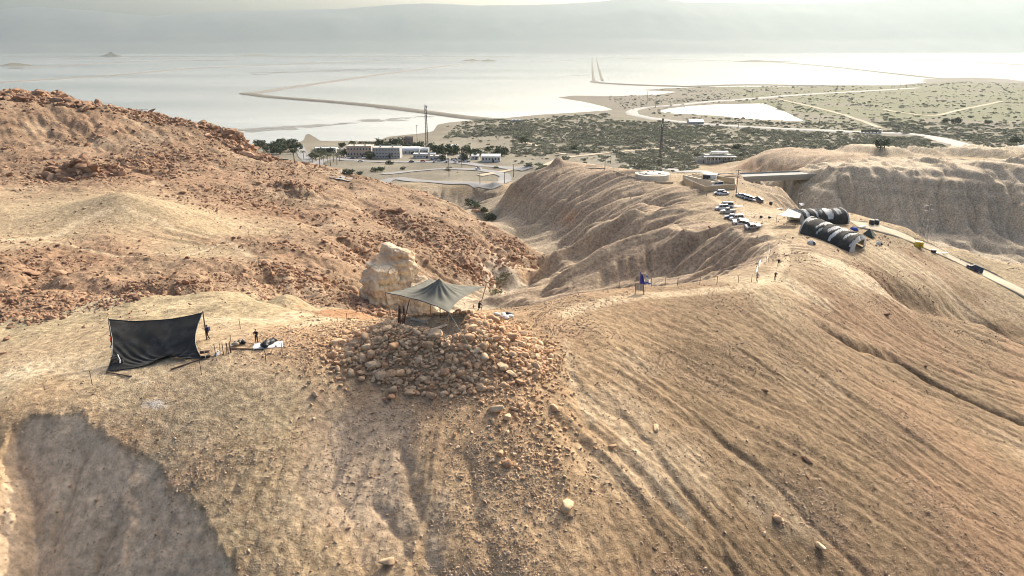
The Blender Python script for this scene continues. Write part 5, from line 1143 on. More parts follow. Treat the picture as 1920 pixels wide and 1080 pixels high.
# ---- cars
def lerp(a, b, t): return a+(b-a)*t
CARMAT = {'white': plain('white_paint', (.72, .73, .73), .3, .03), 'silver': plain('silver_paint', (.45, .46, .47), .3, .04, 1, .3), 'blue': plain('blue_paint', (.03, .10, .28), .25, .05), 'navy': plain('navy_paint', (.012, .025, .08), .2, .05), 'grey': plain('dark_grey_paint', (.12, .12, .13), .3, .05), 'red': plain('red_paint', (.35, .04, .03), .3, .05), 'sand': plain('sand_paint', (.5, .45, .36), .4, .05)}
_cars = {}
def car_proto(kind, colour):
    Lc, Wc, Hc = {'suv': (4.7, 1.9, 1.82), 'sedan': (4.5, 1.78, 1.48), 'pickup': (5.2, 1.86, 1.8), 'van': (5.2, 2.0, 2.1)}[kind]
    root = bpy.data.objects.new('parked_car', None); COL.objects.link(root); pm = CARMAT[colour]
    gc, bl = .28, Lc/2
    # lower body: lofted side outline with tumblehome
    bt = {'suv': 1.08, 'sedan': .92, 'pickup': 1.08, 'van': 1.2}[kind]
    low = [(-bl, gc+.15), (-bl+.08, gc), (bl-.08, gc), (bl, gc+.15), (bl+.02, bt*.62), (bl-.12, bt*.86), (bl-1.15, bt), (-bl+.12, bt), (-bl-.02, bt*.7)]
    def loft(sections):   # list of (y, scale about the middle of x, z inset, polygon)
        mb = MB(); n = len(sections[0][1]); vs = []
        for y_, poly in sections: vs += [(x, y_, z) for x, z in poly]
        fs = [(i*n+k, i*n+(k+1) % n, (i+1)*n+(k+1) % n, (i+1)*n+k) for i in range(len(sections)-1) for k in range(n)]; fs += [tuple(range(n-1, -1, -1)), tuple(range((len(sections)-1)*n, len(sections)*n))]; mb.add(vs, fs); return mb
    def sh(poly, k, dz=0): return [(x*k, z+dz*(z > .6)) for x, z in poly]
    w2 = Wc/2
    loft([(-w2, sh(low, .93, -.07)), (-w2+.12, low), (w2-.12, low), (w2, sh(low, .93, -.07))]).build('body', pm, root)
    if kind == 'pickup': cab = [(-.55, bt-.02), (.98, bt-.02), (.42, Hc), (-.38, Hc)]
    elif kind == 'sedan': cab = [(-bl+.75, bt-.02), (bl-1.25, bt-.02), (.35, Hc), (-.95, Hc)]
    elif kind == 'van': cab = [(-bl+.1, bt-.02), (bl-.85, bt-.02), (bl-1.5, Hc), (-bl+.2, Hc)]
    else: cab = [(-bl+.1, bt-.02), (bl-1.15, bt-.02), (.55, Hc), (-bl+.35, Hc)]
    ct = [(lerp(x, sum(p[0] for p in cab)/4, .04), z) for x, z in cab]
    mb = MB(); n = len(cab); vs = [(x, s*(w2-.06 if z < bt else w2-.24), z) for s in (-1, 1) for x, z in cab]; mb.add(vs, [tuple(range(n)), tuple(range(2*n-1, n-1, -1))]+[(k, k+n, (k+1) % n+n, (k+1) % n) for k in range(n)]); mb.build('windows', M_GLASS, root)
    x0, x1 = cab[3][0]-.02, cab[2][0]+.04
    MB().box(((x0+x1)/2, 0, Hc+.02), (x1-x0, Wc-.46, .07)).build('roof', pm, root)
    for s in (-1, 1):
        mb = MB()
        for (xa, za), (xb, zb) in ((cab[0], cab[3]), (cab[1], cab[2]), ((-.1, bt), (-.1, Hc))): mb.tube((xa, s*(w2-.05), za), (xb, s*(w2-.23), zb), .05, n=4)
        mb.build('pillar', pm, root)
        MB().box((bl-.9 if kind != 'van' else bl-1.0, s*(w2+.06), bt+.05), (.12, .16, .14)).build('mirror', M_BLACK, root)
        MB().box((bl-.02, s*(w2-.3), bt*.72), (.1, .38, .16)).build('headlight', M_LAMP, root); MB().box((-bl, s*(w2-.2), bt*.78), (.08, .2, .28)).build('tail_light', M_TAIL, root)
    MB().box((bl, 0, gc+.16), (.14, Wc*.94, .22)).build('front_bumper', M_BLACK, root); MB().box((-bl, 0, gc+.16), (.14, Wc*.94, .22)).build('rear_bumper', M_BLACK, root)
    if kind == 'pickup': MB().box((-1.6, 0, bt+.005), (1.9, Wc-.3, .03)).build('load_bed', M_BLACK, root)
    wr = .36 if kind != 'sedan' else .32
    for sx in (-1, 1):
        for s in (-1, 1):
            wh = bpy.data.objects.new('wheel', None); COL.objects.link(wh); wh.parent = root; wh.location = (sx*Lc*.305, s*(w2-.06), wr)
            MB().tube((0, -.12, 0), (0, .12, 0), wr, n=14).build('tyre', M_TYRE, wh); MB().tube((0, s*.10, 0), (0, s*.135, 0), wr*.6, n=10).build('rim', M_RIM, wh)
    return root
def car(px, py, rz, kind, colour, label, group='cars parked at the camp', name='parked_car'):
    k = (kind, colour)
    if k not in _cars: o = _cars[k] = car_proto(kind, colour)
    else: o = copy_tree(_cars[k])
    x, y, z = gnd(px, py); o.location = (x, y, z+.02); e = 1.6; cx_, sx_ = math.cos(rz), math.sin(rz)
    gxs = (hz(x+cx_*e, y+sx_*e)-hz(x-cx_*e, y-sx_*e))/(2*e); gys = (hz(x-sx_*.8, y+cx_*.8)-hz(x+sx_*.8, y-cx_*.8))/1.6
    o.rotation_euler = (math.atan(gys), -math.atan(gxs), rz); o.name = name; tag(o, label, 'car', group); return o
car(1354, 393, R(170), 'suv', 'white', 'white SUV at the far end of the near car row, partly hidden'); car(1361, 389, R(172), 'van', 'white', 'tall white van standing behind the far end of the near car row'); car(1365, 399, R(172), 'pickup', 'silver', 'silver pickup in front of the white SUV in the near car row'); car(1371, 409, R(168), 'sedan', 'blue', 'blue hatchback in the shade between white SUVs')
car(1381, 412, R(172), 'suv', 'white', 'white SUV just right of the blue hatchback'); car(1387, 421, R(176), 'suv', 'white', 'white SUV between the blue hatchback and the silver saloon, furthest forward'); car(1411, 427, R(4), 'sedan', 'silver', 'silver saloon parked last in the near row, by the drum')
for k, (px, py, kd, cl, lb) in enumerate(((1387, 369, 'sedan', 'white', 'white saloon at the pole end of the second car row'), (1393, 371, 'suv', 'white', 'white SUV second from the pole in the second car row'), (1400, 373, 'suv', 'silver', 'silver SUV in the middle of the second car row'), (1408, 375, 'sedan', 'white', 'white saloon beside the dark car in the second row'), (1420, 377, 'suv', 'grey', 'dark grey SUV at the open end of the second car row'))): car(px, py, R(112), kd, cl, lb)
car(1349, 364, R(165), 'suv', 'white', 'white SUV below the compound wall, nearer the tank'); car(1357, 365, R(170), 'sedan', 'white', 'white saloon below the compound wall, nearer the pole')
car(1825, 507, R(150), 'suv', 'navy', 'dark blue SUV driving alone on the dirt road', None, 'driving_car')
# the dirt road to the camp
def ribbon(name, pix, width, mat, lift=.12, z=None, kind='structure', skirt=.0, sub=6):
    G = [np.array(gnd(a, b)) if z is None else atz(a, b, z) for a, b in pix]; Q = []
    for k in range(len(G)-1):          # smooth the trace
        p0, p1, p2, p3 = G[max(k-1, 0)], G[k], G[k+1], G[min(k+2, len(G)-1)]
        for t in np.arange(sub)/sub: Q.append(.5*((2*p1)+(-p0+p2)*t+(2*p0-5*p1+4*p2-p3)*t*t+(-p0+3*p1-3*p2+p3)*t**3))
    Q.append(G[-1]); Q = np.array(Q); T = np.gradient(Q[:, :2], axis=0); T /= np.linalg.norm(T, axis=1, keepdims=True)+1e-9; Nn = np.stack([-T[:, 1], T[:, 0]], 1)
    rows = []
    for q, n_ in zip(Q, Nn):
        row = []
        for s, dz in ((-1-skirt, -1.2 if skirt else 0), (-1, 0), (-.5, 0.02), (0, .04), (.5, .02), (1, 0), (1+skirt, -1.2 if skirt else 0)):
            wj = width/2*(1+.18*float(vn(q[0]*.11, q[1]*.11+s, 4))); x, y = q[0]+n_[0]*s*wj, q[1]+n_[1]*s*wj; zz_ = (hz(x, y) if z is None else z)+lift+(dz if not z else dz*z/1.2*.9); row.append((x, y, zz_))
        rows.append(row)
    o = MB().grid(rows).build(name, mat, None, True); tag(o, kind=kind); return o
M_TRACK = plain('dirt_track', (.44, .36, .24), .95, .2, .5, bump=.3)
ribbon('dirt_road', [(1600, 420), (1650, 428), (1690, 441), (1730, 459), (1780, 481), (1830, 506), (1880, 530), (1925, 552), (1990, 590)], 7.0, plain('pale_dirt_track', (.50, .42, .29), .95, .22, .4, bump=.3), .12)

# ---- water tank and walled compound
M_CONC = plain('pale_concrete', (.62, .57, .46), .9, .12, .4); M_TAN = plain('tan_wall', (.52, .40, .25), .9, .12, .4); M_SHEDB = plain('shed_dark', (.03, .03, .035), .7, .2); M_ROOFW = plain('white_roof', (.66, .66, .64), .6, .08)
x, y, z = gnd(1225, 334); y += 3; root = empty('round_tank', (x, y, z-1), 0, 'large round pale concrete water tank on the ridge', 'water tank'); rt = 32*y/ray(1225, 330)[1]/F
MB().lathe([(rt, -2.5), (rt, 2.6), (rt*1.01, 2.6), (rt*1.01, 2.9), (rt*.97, 2.95)], (0, 0, 0), 48).build('wall', M_CONC, root); MB().lathe([(rt*.97, 2.85), (rt*.5, 3.15), (rt*.02, 3.3)], (0, 0, 0), 48).build('roof', M_CONC, root, True)
for k, (a, b) in enumerate(((-.2, .3), (.15, .25), (.35, -.3), (-.4, -.2))): MB().box((a*rt, b*rt, 3.3), (1.2, 1.0, .5), k).build('hatch', M_GREY, root)
for k in range(3): MB().tube((rt*.75+.6*k, -rt*.72, 2.0), (rt*.75+.6*k, -rt*.72, 3.9), .06).build('railing_post', M_WHITE, root)
MB().path([(rt*.75, -rt*.72, 3.9), (rt*.75+1.2, -rt*.72, 3.9)], .06).build('handrail', M_WHITE, root)
def walls(pix, h, th, mat, label, name='compound_wall'):
    G = [np.array(gnd(a, b)) for a, b in pix]; root = empty(name, G[0].tolist(), 0, label, 'wall')
    for p, q in zip(G[:-1], G[1:]):
        d = q-p; L = np.hypot(d[0], d[1]); n_ = np.array([-d[1], d[0], 0])/L*th/2; zb, zt = min(p[2], q[2])-1.5, h
        V = [p-n_, q-n_, q+n_, p+n_]; vs = [local(root, (v[0], v[1], zb)) for v in V]+[local(root, (v[0], v[1], (p if i in (0, 3) else q)[2]+zt)) for i, v in enumerate(V)]
        MB().add(vs, [(3, 2, 1, 0), (4, 5, 6, 7), (0, 1, 5, 4), (1, 2, 6, 5), (2, 3, 7, 6), (3, 0, 4, 7)]).build('wall_run', mat, root)
        c = (p+q)/2; MB().path([local(root, p+(0, 0, h+.08)), local(root, q+(0, 0, h+.08))], .14, 4).build('coping', M_CONC, root)
walls([(1283, 343), (1300, 351), (1321, 360), (1378, 356), (1377, 345), (1336, 338)], 2.4, .35, M_TAN, 'tan wall enclosing the utility compound above the parked cars')
walls([(1150, 322), (1180, 332), (1205, 338), (1230, 342), (1262, 344)], .5, .3, M_TAN, 'low tan wall running past the round tank', 'low_wall')
for k, (a, b, wd) in enumerate((((1284, 338), (1338, 350), 3.0), ((1300, 335), (1350, 348), 2.2))):
    A, B = np.array(gnd(*a)), np.array(gnd(*b)); d = B-A; root = empty('basin_slab', A.tolist(), math.atan2(d[1], d[0]), ['long pale concrete basin along the front of the compound', 'long pale concrete basin beside the dark shed'][k], 'basin'); L = np.hypot(d[0], d[1])
    MB().box((L/2, 0, .9), (L, wd, 3.0)).build('slab', M_CONC, root)
    for s in (-1, 1): MB().box((L/2, s*wd/2*.9, 2.55), (L*.99, .25, .3)).build('kerb', M_TAN, root)
A = np.array(gnd(1330, 345)); root = empty('pump_shed', A.tolist(), R(-22), 'black-fronted metal shed with a pale side in the compound', 'shed'); s = A[1]/.98/F
MB().box((0, 0, 2.4), (6.0, 5.0, 4.8)).build('wall', M_ROOFW, root); MB().box((-3.03, 0, 2.3), (.06, 4.8, 4.4)).build('door', M_SHEDB, root); MB().box((-1.2, -2.53, 2.3), (3.4, .06, 4.4)).build('door', M_SHEDB, root); MB().box((0, 0, 4.9), (6.3, 5.3, .2)).build('roof', M_ROOFW, root)
car(1346, 350, R(160), 'van', 'white', 'white van parked beside the dark shed inside the compound')
# ================================================================ BRIDGE, PLAIN, TOWN, SALT PANS
M_ASPH = plain('asphalt', (.24, .235, .225), .9, .12, .05); M_ASPHL = plain('pale_road', (.36, .345, .31), .9, .1, .05); M_DIKE = plain('dike_stone', (.15, .135, .10), .95, .25, .02); M_DIKEL = plain('salt_causeway', (.22, .205, .175), .95, .2, .02)
# ---- bridge over the canyon
def bridge():
    A, B = at(1352, 332, 436), at(1598, 322, 458); d = B-A; L = float(np.hypot(d[0], d[1])); root = empty('road_bridge', A.tolist(), math.atan2(d[1], d[0]), 'long flat concrete road bridge spanning the canyon beyond the tents', 'bridge'); s = d[2]/L
    def bar(name, x0, x1, y0, y1, z0, z1, mat): MB().add([(x, y, z+x*s) for z in (z0, z1) for x, y in ((x0, y0), (x1, y0), (x1, y1), (x0, y1))], [(3, 2, 1, 0), (4, 5, 6, 7), (0, 1, 5, 4), (1, 2, 6, 5), (2, 3, 7, 6), (3, 0, 4, 7)]).build(name, mat, root)
    cm = plain('bridge_concrete', (.34, .32, .275), .9, .1, .2)
    bar('deck', 0, L, -7, 7, -.6, 0, cm); bar('road_surface', 0, L, -6.4, 6.4, .0, .06, M_ASPHL)
    for y_ in (-5, 0, 5): bar('girder', 0, L, y_-.9, y_+.9, -2.6, -.6, cm)
    for y_ in (-6.9, 6.6): bar('parapet', 0, L, y_, y_+.3, .0, 1.0, cm)
    for k in range(1, 4):
        x = L*k/4; c = Vector((A[0]+d[0]*k/4, A[1]+d[1]*k/4, 0)); zb = min(hz(c.x, c.y), A[2]-6)-A[2]-1
        for y_ in (-3.5, 3.5): bar('pier', x-.9, x+.9, y_-1.1, y_+1.1, zb-x*s, -2.6, cm)
bridge()
ribbon('approach_road', [(1372, 331), (1330, 329), (1290, 322), (1240, 314), (1180, 313), (1120, 316)], 9, M_ASPHL, .25)
# ---- roads on the plain
ribbon('highway', [(1720, 165), (1620, 171), (1500, 178), (1400, 186), (1330, 191), (1260, 198), (1212, 202), (1190, 206), (1184, 211), (1196, 217), (1240, 225), (1320, 233), (1450, 241), (1600, 248), (1750, 258), (1925, 272), (2100, 284)], 13, M_ASPHL, .9, skirt=.6)
ribbon('main_street', [(520, 300), (600, 303), (690, 303), (800, 304), (870, 307), (930, 313), (990, 318)], 11, M_ASPH, .4)
ribbon('loop_road', [(715, 327), (780, 321), (850, 317), (900, 319), (935, 326), (948, 335), (930, 343), (880, 343), (800, 341), (725, 339), (640, 338)], 9, M_ASPH, .4)
ribbon('side_road', [(560, 272), (566, 284), (572, 296), (580, 304)], 10, M_ASPH, .4)
ribbon('gravel_track', [(1460, 186), (1540, 205), (1600, 222), (1650, 240)], 8, M_TRACK, .5); ribbon('gravel_track', [(1655, 205), (1700, 213), (1750, 217), (1800, 207), (1880, 190)], 8, M_TRACK, .5)
ribbon('gravel_track', [(900, 330), (960, 318), (1020, 310), (1060, 297), (1150, 286), (1280, 276), (1400, 272)], 6, M_TRACK, .4); ribbon('gravel_track', [(960, 262), (1010, 275), (1060, 290)], 5, M_TRACK, .4)
# ---- dikes and causeways of the salt pans
for pix, wd, mt, zz_ in (([(458,174),(475,176),(520,181),(610,188),(700,196),(800,208),(870,217),(935,223)],16,M_DIKE,2.4),([(458,174),(490,171),(540,163),(620,152),(690,142),(780,130),(840,122),(884,117)],17,M_DIKEL,2.2),([(-200,163),(0,153),(120,146),(240,138),(340,129),(440,124),(545,120)],20,M_DIKEL,2.2),
   ([(30,127),(120,122),(240,116),(340,113),(440,112)],50,M_DIKEL,2),([(-300,106),(0,105),(300,105.5),(650,106),(960,106)],80,M_DIKE,3),([(1110,107),(1110.5,122),(1112,140),(1114,151)],5,M_DIKE,1.4),([(1117.5,107),(1121,122),(1126,140),(1130,151)],5,M_DIKE,1.4),([(1114,151),(1124,154),(1190,158),(1290,161),(1340,163)],16,M_DIKE,2.2),
   ([(1450,116),(1530,122),(1600,129),(1700,140),(1790,149)],18,M_DIKE,2.2),([(1500,103),(1700,110),(1920,121),(2100,130)],45,M_DIKEL,2),([(640,99),(700,101.5),(800,104)],70,M_DIKEL,2.5),([(-200,112),(100,110),(400,108.5),(700,107.5)],60,M_DIKEL,2),([(540,120),(700,114),(860,110),(950,107)],45,M_DIKEL,2),([(1130,108),(1300,112),(1420,116)],50,M_DIKEL,2),([(1290,161),(1400,158),(1560,160),(1690,160)],18,M_DIKE,2),([(960,106),(1300,107),(1600,104.5)],40,M_DIKEL,2)):
    ribbon('dike', pix, wd, mt, .0, z=zz_, skirt=.9, sub=4)
def islet(px, py, r, h, ry=None, mat=M_DIKE):
    c = atz(px, py, 0); n, m = 12, 28; P = np.zeros((n, m+1, 3))
    for i in range(n):
        for j in range(m+1):
            t = i/(n-1); a = 2*math.pi*(j % m)/m; rr = r*t*(1+.3*float(vn(math.cos(a)*2+px, math.sin(a)*2, 3))); P[i, j] = (c[0]+rr*math.cos(a), c[1]+rr*math.sin(a)*(ry or 1), h*(1-t)**.9*(1+.2*float(vn(t*4+px, a, 2)))-.3)
    tag(MB().grid(P).build('islet', mat, None, True), kind='structure')
for a in ((210, 106, 110, 45), (480, 104, 190, 16, 2), (885, 114, 70, 14), (915, 114.5, 75, 14), (1415, 116, 150, 14), (1450, 116, 160, 8), (27, 123, 90, 16), (395, 113, 200, 4), (1432, 213, 13, 3.5), (1820, 148, 120, 5), (1850, 153, 200, 4)): islet(*a)
# salt reefs: thin irregular bars awash
r_ = np.random.default_rng(77); mb = MB()
tag(ribbon('dike', [(1790, 149), (1850, 153), (1940, 158)], 16, M_DIKE, .0, z=2.0, skirt=.9, sub=4), kind='structure')
def reef(pix, n, rad, spread):
    G = [atz(a, b, .05) for a, b in pix]
    for k in range(n):
        t = r_.uniform(0, len(G)-1.001); i = int(t); c = G[i]*(1-t+i)+G[i+1]*(t-i); d = c[1]; q = .6*rad*r_.lognormal(0, .6); cx_, cy_ = c[0]+r_.normal(0, spread), c[1]+r_.normal(0, spread*1.4)
        if c[1] > 300: mb.add([(cx_+q*math.cos(a)*r_.uniform(.7, 1.3)*2.2, cy_+q*math.sin(a)*r_.uniform(.7, 1.3)*1.5, .06+.002*k) for a in np.linspace(0, 5.6, 9)], [tuple(range(9))])
reef([(440, 244), (540, 238), (600, 236), (700, 226), (800, 218)], 90, 5, 5); reef([(470, 246), (560, 240)], 30, 3, 6); reef([(740, 226), (755, 225)], 8, 5, 2)
reef([(440, 138), (540, 135), (640, 133), (720, 128)], 110, 10, 60); reef([(980, 118), (1060, 114), (1100, 112)], 50, 12, 60); reef([(1130, 115), (1220, 113), (1350, 118)], 60, 12, 80); reef([(1100, 140), (1040, 143)], 16, 6, 20); reef([(560, 119), (760, 112), (860, 110)], 60, 18, 120)
reef([(700, 206), (746, 198)], 10, 3, 4); reef([(610, 195), (650, 194)], 6, 3, 3)
tag(mb.build('salt_reefs', plain('salt_reef', (.20, .20, .18), .9, .2, .01)), kind='stuff')

# ---- vegetation
def leaf_material(name, col):
    m, nt, b = new_mat(name); oi = nt.nodes.new('ShaderNodeObjectInfo'); ge = nt.nodes.new('ShaderNodeNewGeometry')
    c = mix(nt, noise(nt, .4, 3, .6, ge.outputs['Position']), tuple(v*.6 for v in col), tuple(v*1.4 for v in col)); c = mix(nt, 1.0, c, ramp(nt, oi.outputs['Random'], [(0, (.75, .72, .7)), (1, (1.15, 1.15, 1.0))]), 'MULTIPLY')
    nt.links.new(c, b.inputs['Base Color']); b.inputs['Roughness'].default_value = .8; return m
M_LEAF = leaf_material('tree_leaves', (.07, .09, .04)); M_SCRUB = leaf_material('scrub_leaves', (.33, .32, .235)); M_PALM = leaf_material('palm_leaves', (.06, .075, .03)); M_BARK = plain('bark', (.14, .10, .07), .9, .2, 2)
def foliage_mesh(seed, n, leaf, lobes, flat=1.0, mat=None):
    r = np.random.default_rng(seed); V = []; Fc = []
    C = [(r.uniform(-.32, .32), r.uniform(-.32, .32), r.uniform(.3, .75)*flat, r.uniform(.16, .3)) for _ in range(lobes)]
    for k in range(n):
        c = C[k % lobes]; d = r.normal(size=3); d /= np.linalg.norm(d); p = np.array(c[:3])+d*c[3]*np.array([1, 1, flat])*r.uniform(.55, 1.05)
        if p[2] < .02: p[2] = .02+abs(r.normal(0, .03))
        u = r.normal(size=3); u /= np.linalg.norm(u); v = np.cross(u, d+r.normal(size=3)*.4); v /= np.linalg.norm(v)+1e-9; s = leaf*r.uniform(.6, 1.3); b = len(V)
        V += [tuple(p-u*s-v*s*.6), tuple(p+u*s-v*s*.6), tuple(p+u*s*.7+v*s*.7), tuple(p-u*s*.7+v*s*.7)]; Fc.append((b, b+1, b+2, b+3))
    me = bpy.data.meshes.new('foliage'); me.from_pydata(V, [], Fc); me.materials.append(mat); return me
CROWN = [foliage_mesh(500+k, 420, .055, 7, 1.0, M_LEAF) for k in range(4)]; BUSH = [foliage_mesh(520+k, 150, .075, 6, .42, M_SCRUB) for k in range(4)]
TRUNK = MB().tube((0, 0, -.05), (.02, .01, .32), .035, .022, 7).tube((.02, .01, .3), (.16, .05, .55), .018, .01, 5).tube((.02, .01, .3), (-.14, -.06, .58), .018, .01, 5).tube((.02, .01, .3), (.0, .14, .6), .016, .01, 5).mesh('trunk', M_BARK)
def tree(px, py, h, label, group, k, w=1.0):
    x, y, z = gnd(px, py); root = empty('leafy_tree', (x, y, z), random.uniform(0, 6), label, 'tree', group); link('trunk', TRUNK, None, root); link('crown', CROWN[k % 4], None, root); root.scale = (h*w, h*w, h)
def palm_proto():
    fr = MB()
    for k in range(22):
        a = k*2.4; up = .9-.055*k; P = []
        for t in np.linspace(0, 1, 6):
            q = t*2.6; zz_ = up*q*.75-.62*t*t*2.0; wd = .28*(1-t)**.6+.03; P.append([(math.cos(a)*q-math.sin(a)*s*wd, math.sin(a)*q+math.cos(a)*s*wd, zz_-abs(s)*.12) for s in (-1, 0, 1)])
        fr.grid(P)
    return MB().tube((0, 0, -.2), (.1, 0, 3), .22, .17, 8).tube((.1, 0, 3), (.05, .05, 6.2), .17, .15, 8).mesh('trunk', M_BARK), fr.mesh('fronds', M_PALM)
PT, PF = palm_proto()
def palm(px, py, s, label):
    x, y, z = gnd(px, py); root = empty('palm_tree', (x, y, z), random.uniform(0, 6), label, 'palm', 'palms along the street'); link('trunk', PT, None, root); o = link('fronds', PF, None, root); o.location = (.05, .05, 6.2); root.scale = (s, s, s*random.uniform(.85, 1.15))
random.seed(4)
G2 = 'trees scattered through the town'; L2 = 'small green tree among the town buildings'
for k in range(46): tree(random.uniform(575, 950), random.choice((random.uniform(277, 290), random.uniform(290, 301))), random.uniform(4.5, 8.5), L2, G2, k, 1.25)
G1 = 'trees of the grove by the shore'; L1 = 'dense green tree in the grove between the red hill and the shore'
for k in range(24): tree(random.uniform(482, 556), random.uniform(273, 289), random.uniform(7, 11), L1, G1, k, 1.25)
for k, (px, py, h, lb) in enumerate(((696, 281, 11, 'dark tree behind the gap between the tan and the grey building'), (715, 279, 13, 'broad dark tree behind the grey office block'), (728, 278, 9, 'small dark tree between two larger ones behind the office block'), (742, 278, 14, 'largest round tree behind the office block'), (757, 280, 9, 'dark tree in front of the brown block by the shore'), (776, 281, 9, 'tree behind the first white vaulted hall'), (793, 283, 11, 'tree beside the foot of the short mast'), (806, 284, 8, 'tree at the foot of the tall town mast'), (822, 293, 14, 'broad tree right of the vaulted halls'), (836, 290, 12, 'light green tree beside the small tan house'), (858, 288, 10, 'round tree in front of the small tan house'), (872, 289, 8, 'low tree between the tan house and the white sheds'), (884, 293, 9, 'dark tree behind the left white shed'), (897, 294, 9, 'dark tree behind the long white shed'), (931, 294, 11, 'tall tree behind the right end of the long white shed'), (690, 290, 8, 'tree in front of the tan building'), (642, 278, 8, 'tree at the left corner of the tan building'), (830, 303, 7, 'wide low tree over the car park'), (950, 290, 8, 'lone tree right of the white sheds'), (662, 276, 8, 'tree behind the tan building'), (1075, 283, 7, 'lone dark tree on the scrub plain above the spoil heap'), (985, 270, 9, 'dark tree clump at the left edge of the scrub'), (1380, 283, 7, 'dark tree beside the veranda building'), (1650, 281, 9, 'lone dark tree above the canyon terraces'), (1905, 272, 11, 'big dark tree beside the highway'), (1790, 234, 12, 'dark acacia on the green flats, right of its pair'), (1770, 232, 9, 'dark acacia on the green flats, left of its pair'), (1852, 234, 8, 'low dark acacia right of the acacia pair on the green flats'))): tree(px, py, h, lb, None, k, 1.3 if py < 250 or px > 960 else 1.15)
for k in range(15):
    px, py = [(552, 304), (580, 302), (586, 306), (593, 303), (603, 300), (608, 310), (615, 305), (620, 311), (626, 304), (632, 309), (637, 303), (590, 297), (600, 313), (612, 298), (570, 300)][k]; palm(px, py, random.uniform(.95, 1.35), 'shaggy date palm in the cluster beside the main street')
# scrub on the plain
bs = []
for k, (px, py) in enumerate(((1005, 291), (1060, 299), (1110, 268))):
    o = link('scrub_bush', BUSH[k]); x, y, z = gnd(px, py); o.location = (x, y, z); o.scale = (11, 10, 8); bs.append(o); tag(o, ['wide grey-green bush on the pale wash left of the spoil heap', 'dark bush crowning the slope behind the spoil heap', 'broad bush on the edge of the dense scrub above the wash'][k], 'bush')
vb = inview*PL*(fy > 500)*(fy < 2300)*(PLS > 14)*(np.abs(H-5) > -1)
_dp, _, _, _ = seg_dist(fx, fy, POND+[POND[0]]); pond_free = ~inside(fx, fy, POND)
_hw = [tuple(gnd(a, b)[:2]) for a, b in ((1720, 165), (1500, 178), (1330, 191), (1212, 202), (1184, 211), (1240, 225), (1320, 233), (1450, 241), (1600, 248), (1750, 258), (1925, 272))]; road_free = seg_dist(fx, fy, _hw)[0] > 16
for _t in ([(1460, 186), (1540, 205), (1600, 222), (1650, 240)], [(1655, 205), (1700, 213), (1750, 217), (1800, 207), (1880, 190)], [(900, 330), (960, 318), (1020, 310), (1060, 297), (1150, 286), (1280, 276), (1400, 272)]): road_free &= seg_dist(fx, fy, [tuple(gnd(a, b)[:2]) for a, b in _t])[0] > 9
DEN = [(830,228),(950,224),(1130,212),(1180,222),(1260,232),(1330,240),(1300,262),(1200,268),(1090,262),(980,258),(880,255)]; DENW = [tuple(gnd(a, b)[:2]) for a, b in DEN]
dens = inside(fx+60*fbm(fx*.012, fy*.01, 3, 485), fy+90*fbm(fx*.012, fy*.01, 3, 486), DENW)*(.25+sst(-.3, .3, fbm(fx*.03, fy*.02, 3, 487)))
sc1 = sst(.0, .5, fbm(fx*.02, fy*.012, 4, 480))
wS = vb*pond_free*(dens*.5+(.28+.75*sc1)*(fx > -80)*(fy < 1000)+(.05+.16*sc1)*(fy >= 1000)*(fx > 200))*road_free*(1-.95*((fx < 90)*(fy < 650)))*(1-.9*((fx < 0)*(fy < 860)))
SHRUB = 'rounded grey-green bush scattered on the plain'
P = pick(wS, 14000); scatter('plain_scrub', P, np.clip(r_.lognormal(math.log(3.8), .45, len(P)), 1.8, 10), bs, sink=.5, seed=31, flat=(.55, .95), rot=.05)
P = pick(wS*(fy < 900), 90)
for k in range(len(P)):
    o = bpy.data.objects.new('scrub_bush', BUSH[k % 4]); COL.objects.link(o); s = float(r_.uniform(7, 13)); o.location = tuple(P[k]); o.scale = (s, s*.9, s*.75); o.rotation_euler = (0, 0, float(r_.uniform(0, 6))); tag(o, SHRUB, 'bush', 'bushes scattered over the plain')
for k, (px, py, s, lb) in enumerate(((938, 530, 5.5, 'pale green bush on the wadi floor behind the canopy'), (947, 520, 4.5, 'bush higher up on the wadi floor behind the canopy'), (930, 552, 4, 'small olive bush low on the wadi floor near the canopy pole'), (890, 388, 8, 'dark green bush under the far canyon wall'), (905, 397, 7, 'dark bush right of another under the far canyon wall'), (915, 410, 8, 'dark bush in the wadi bend below the ridge'), (880, 380, 6, 'small dark bush at the head of the wadi bend'), (705, 322, 9, 'large dark shrub below the main street'), (716, 319, 7, 'dark shrub right of the large one below the main street'), (733, 308, 8, 'round dark shrub at the edge of the main street'), (757, 318, 5, 'small shrub beside the loop road'), (655, 326, 6, 'shrub left of the loop road'), (675, 327, 6, 'shrub between the loop road and the left hill'))):
    o = link('green_bush', CROWN[k % 4] if k > 2 else BUSH[k % 4]); x, y, z = gnd(px, py); o.location = (x, y, z-.1*s*(k > 2)); o.scale = (s, s, s*(.6 if k > 2 else 1.1)); o.rotation_euler.z = k; tag(o, lb, 'bush')

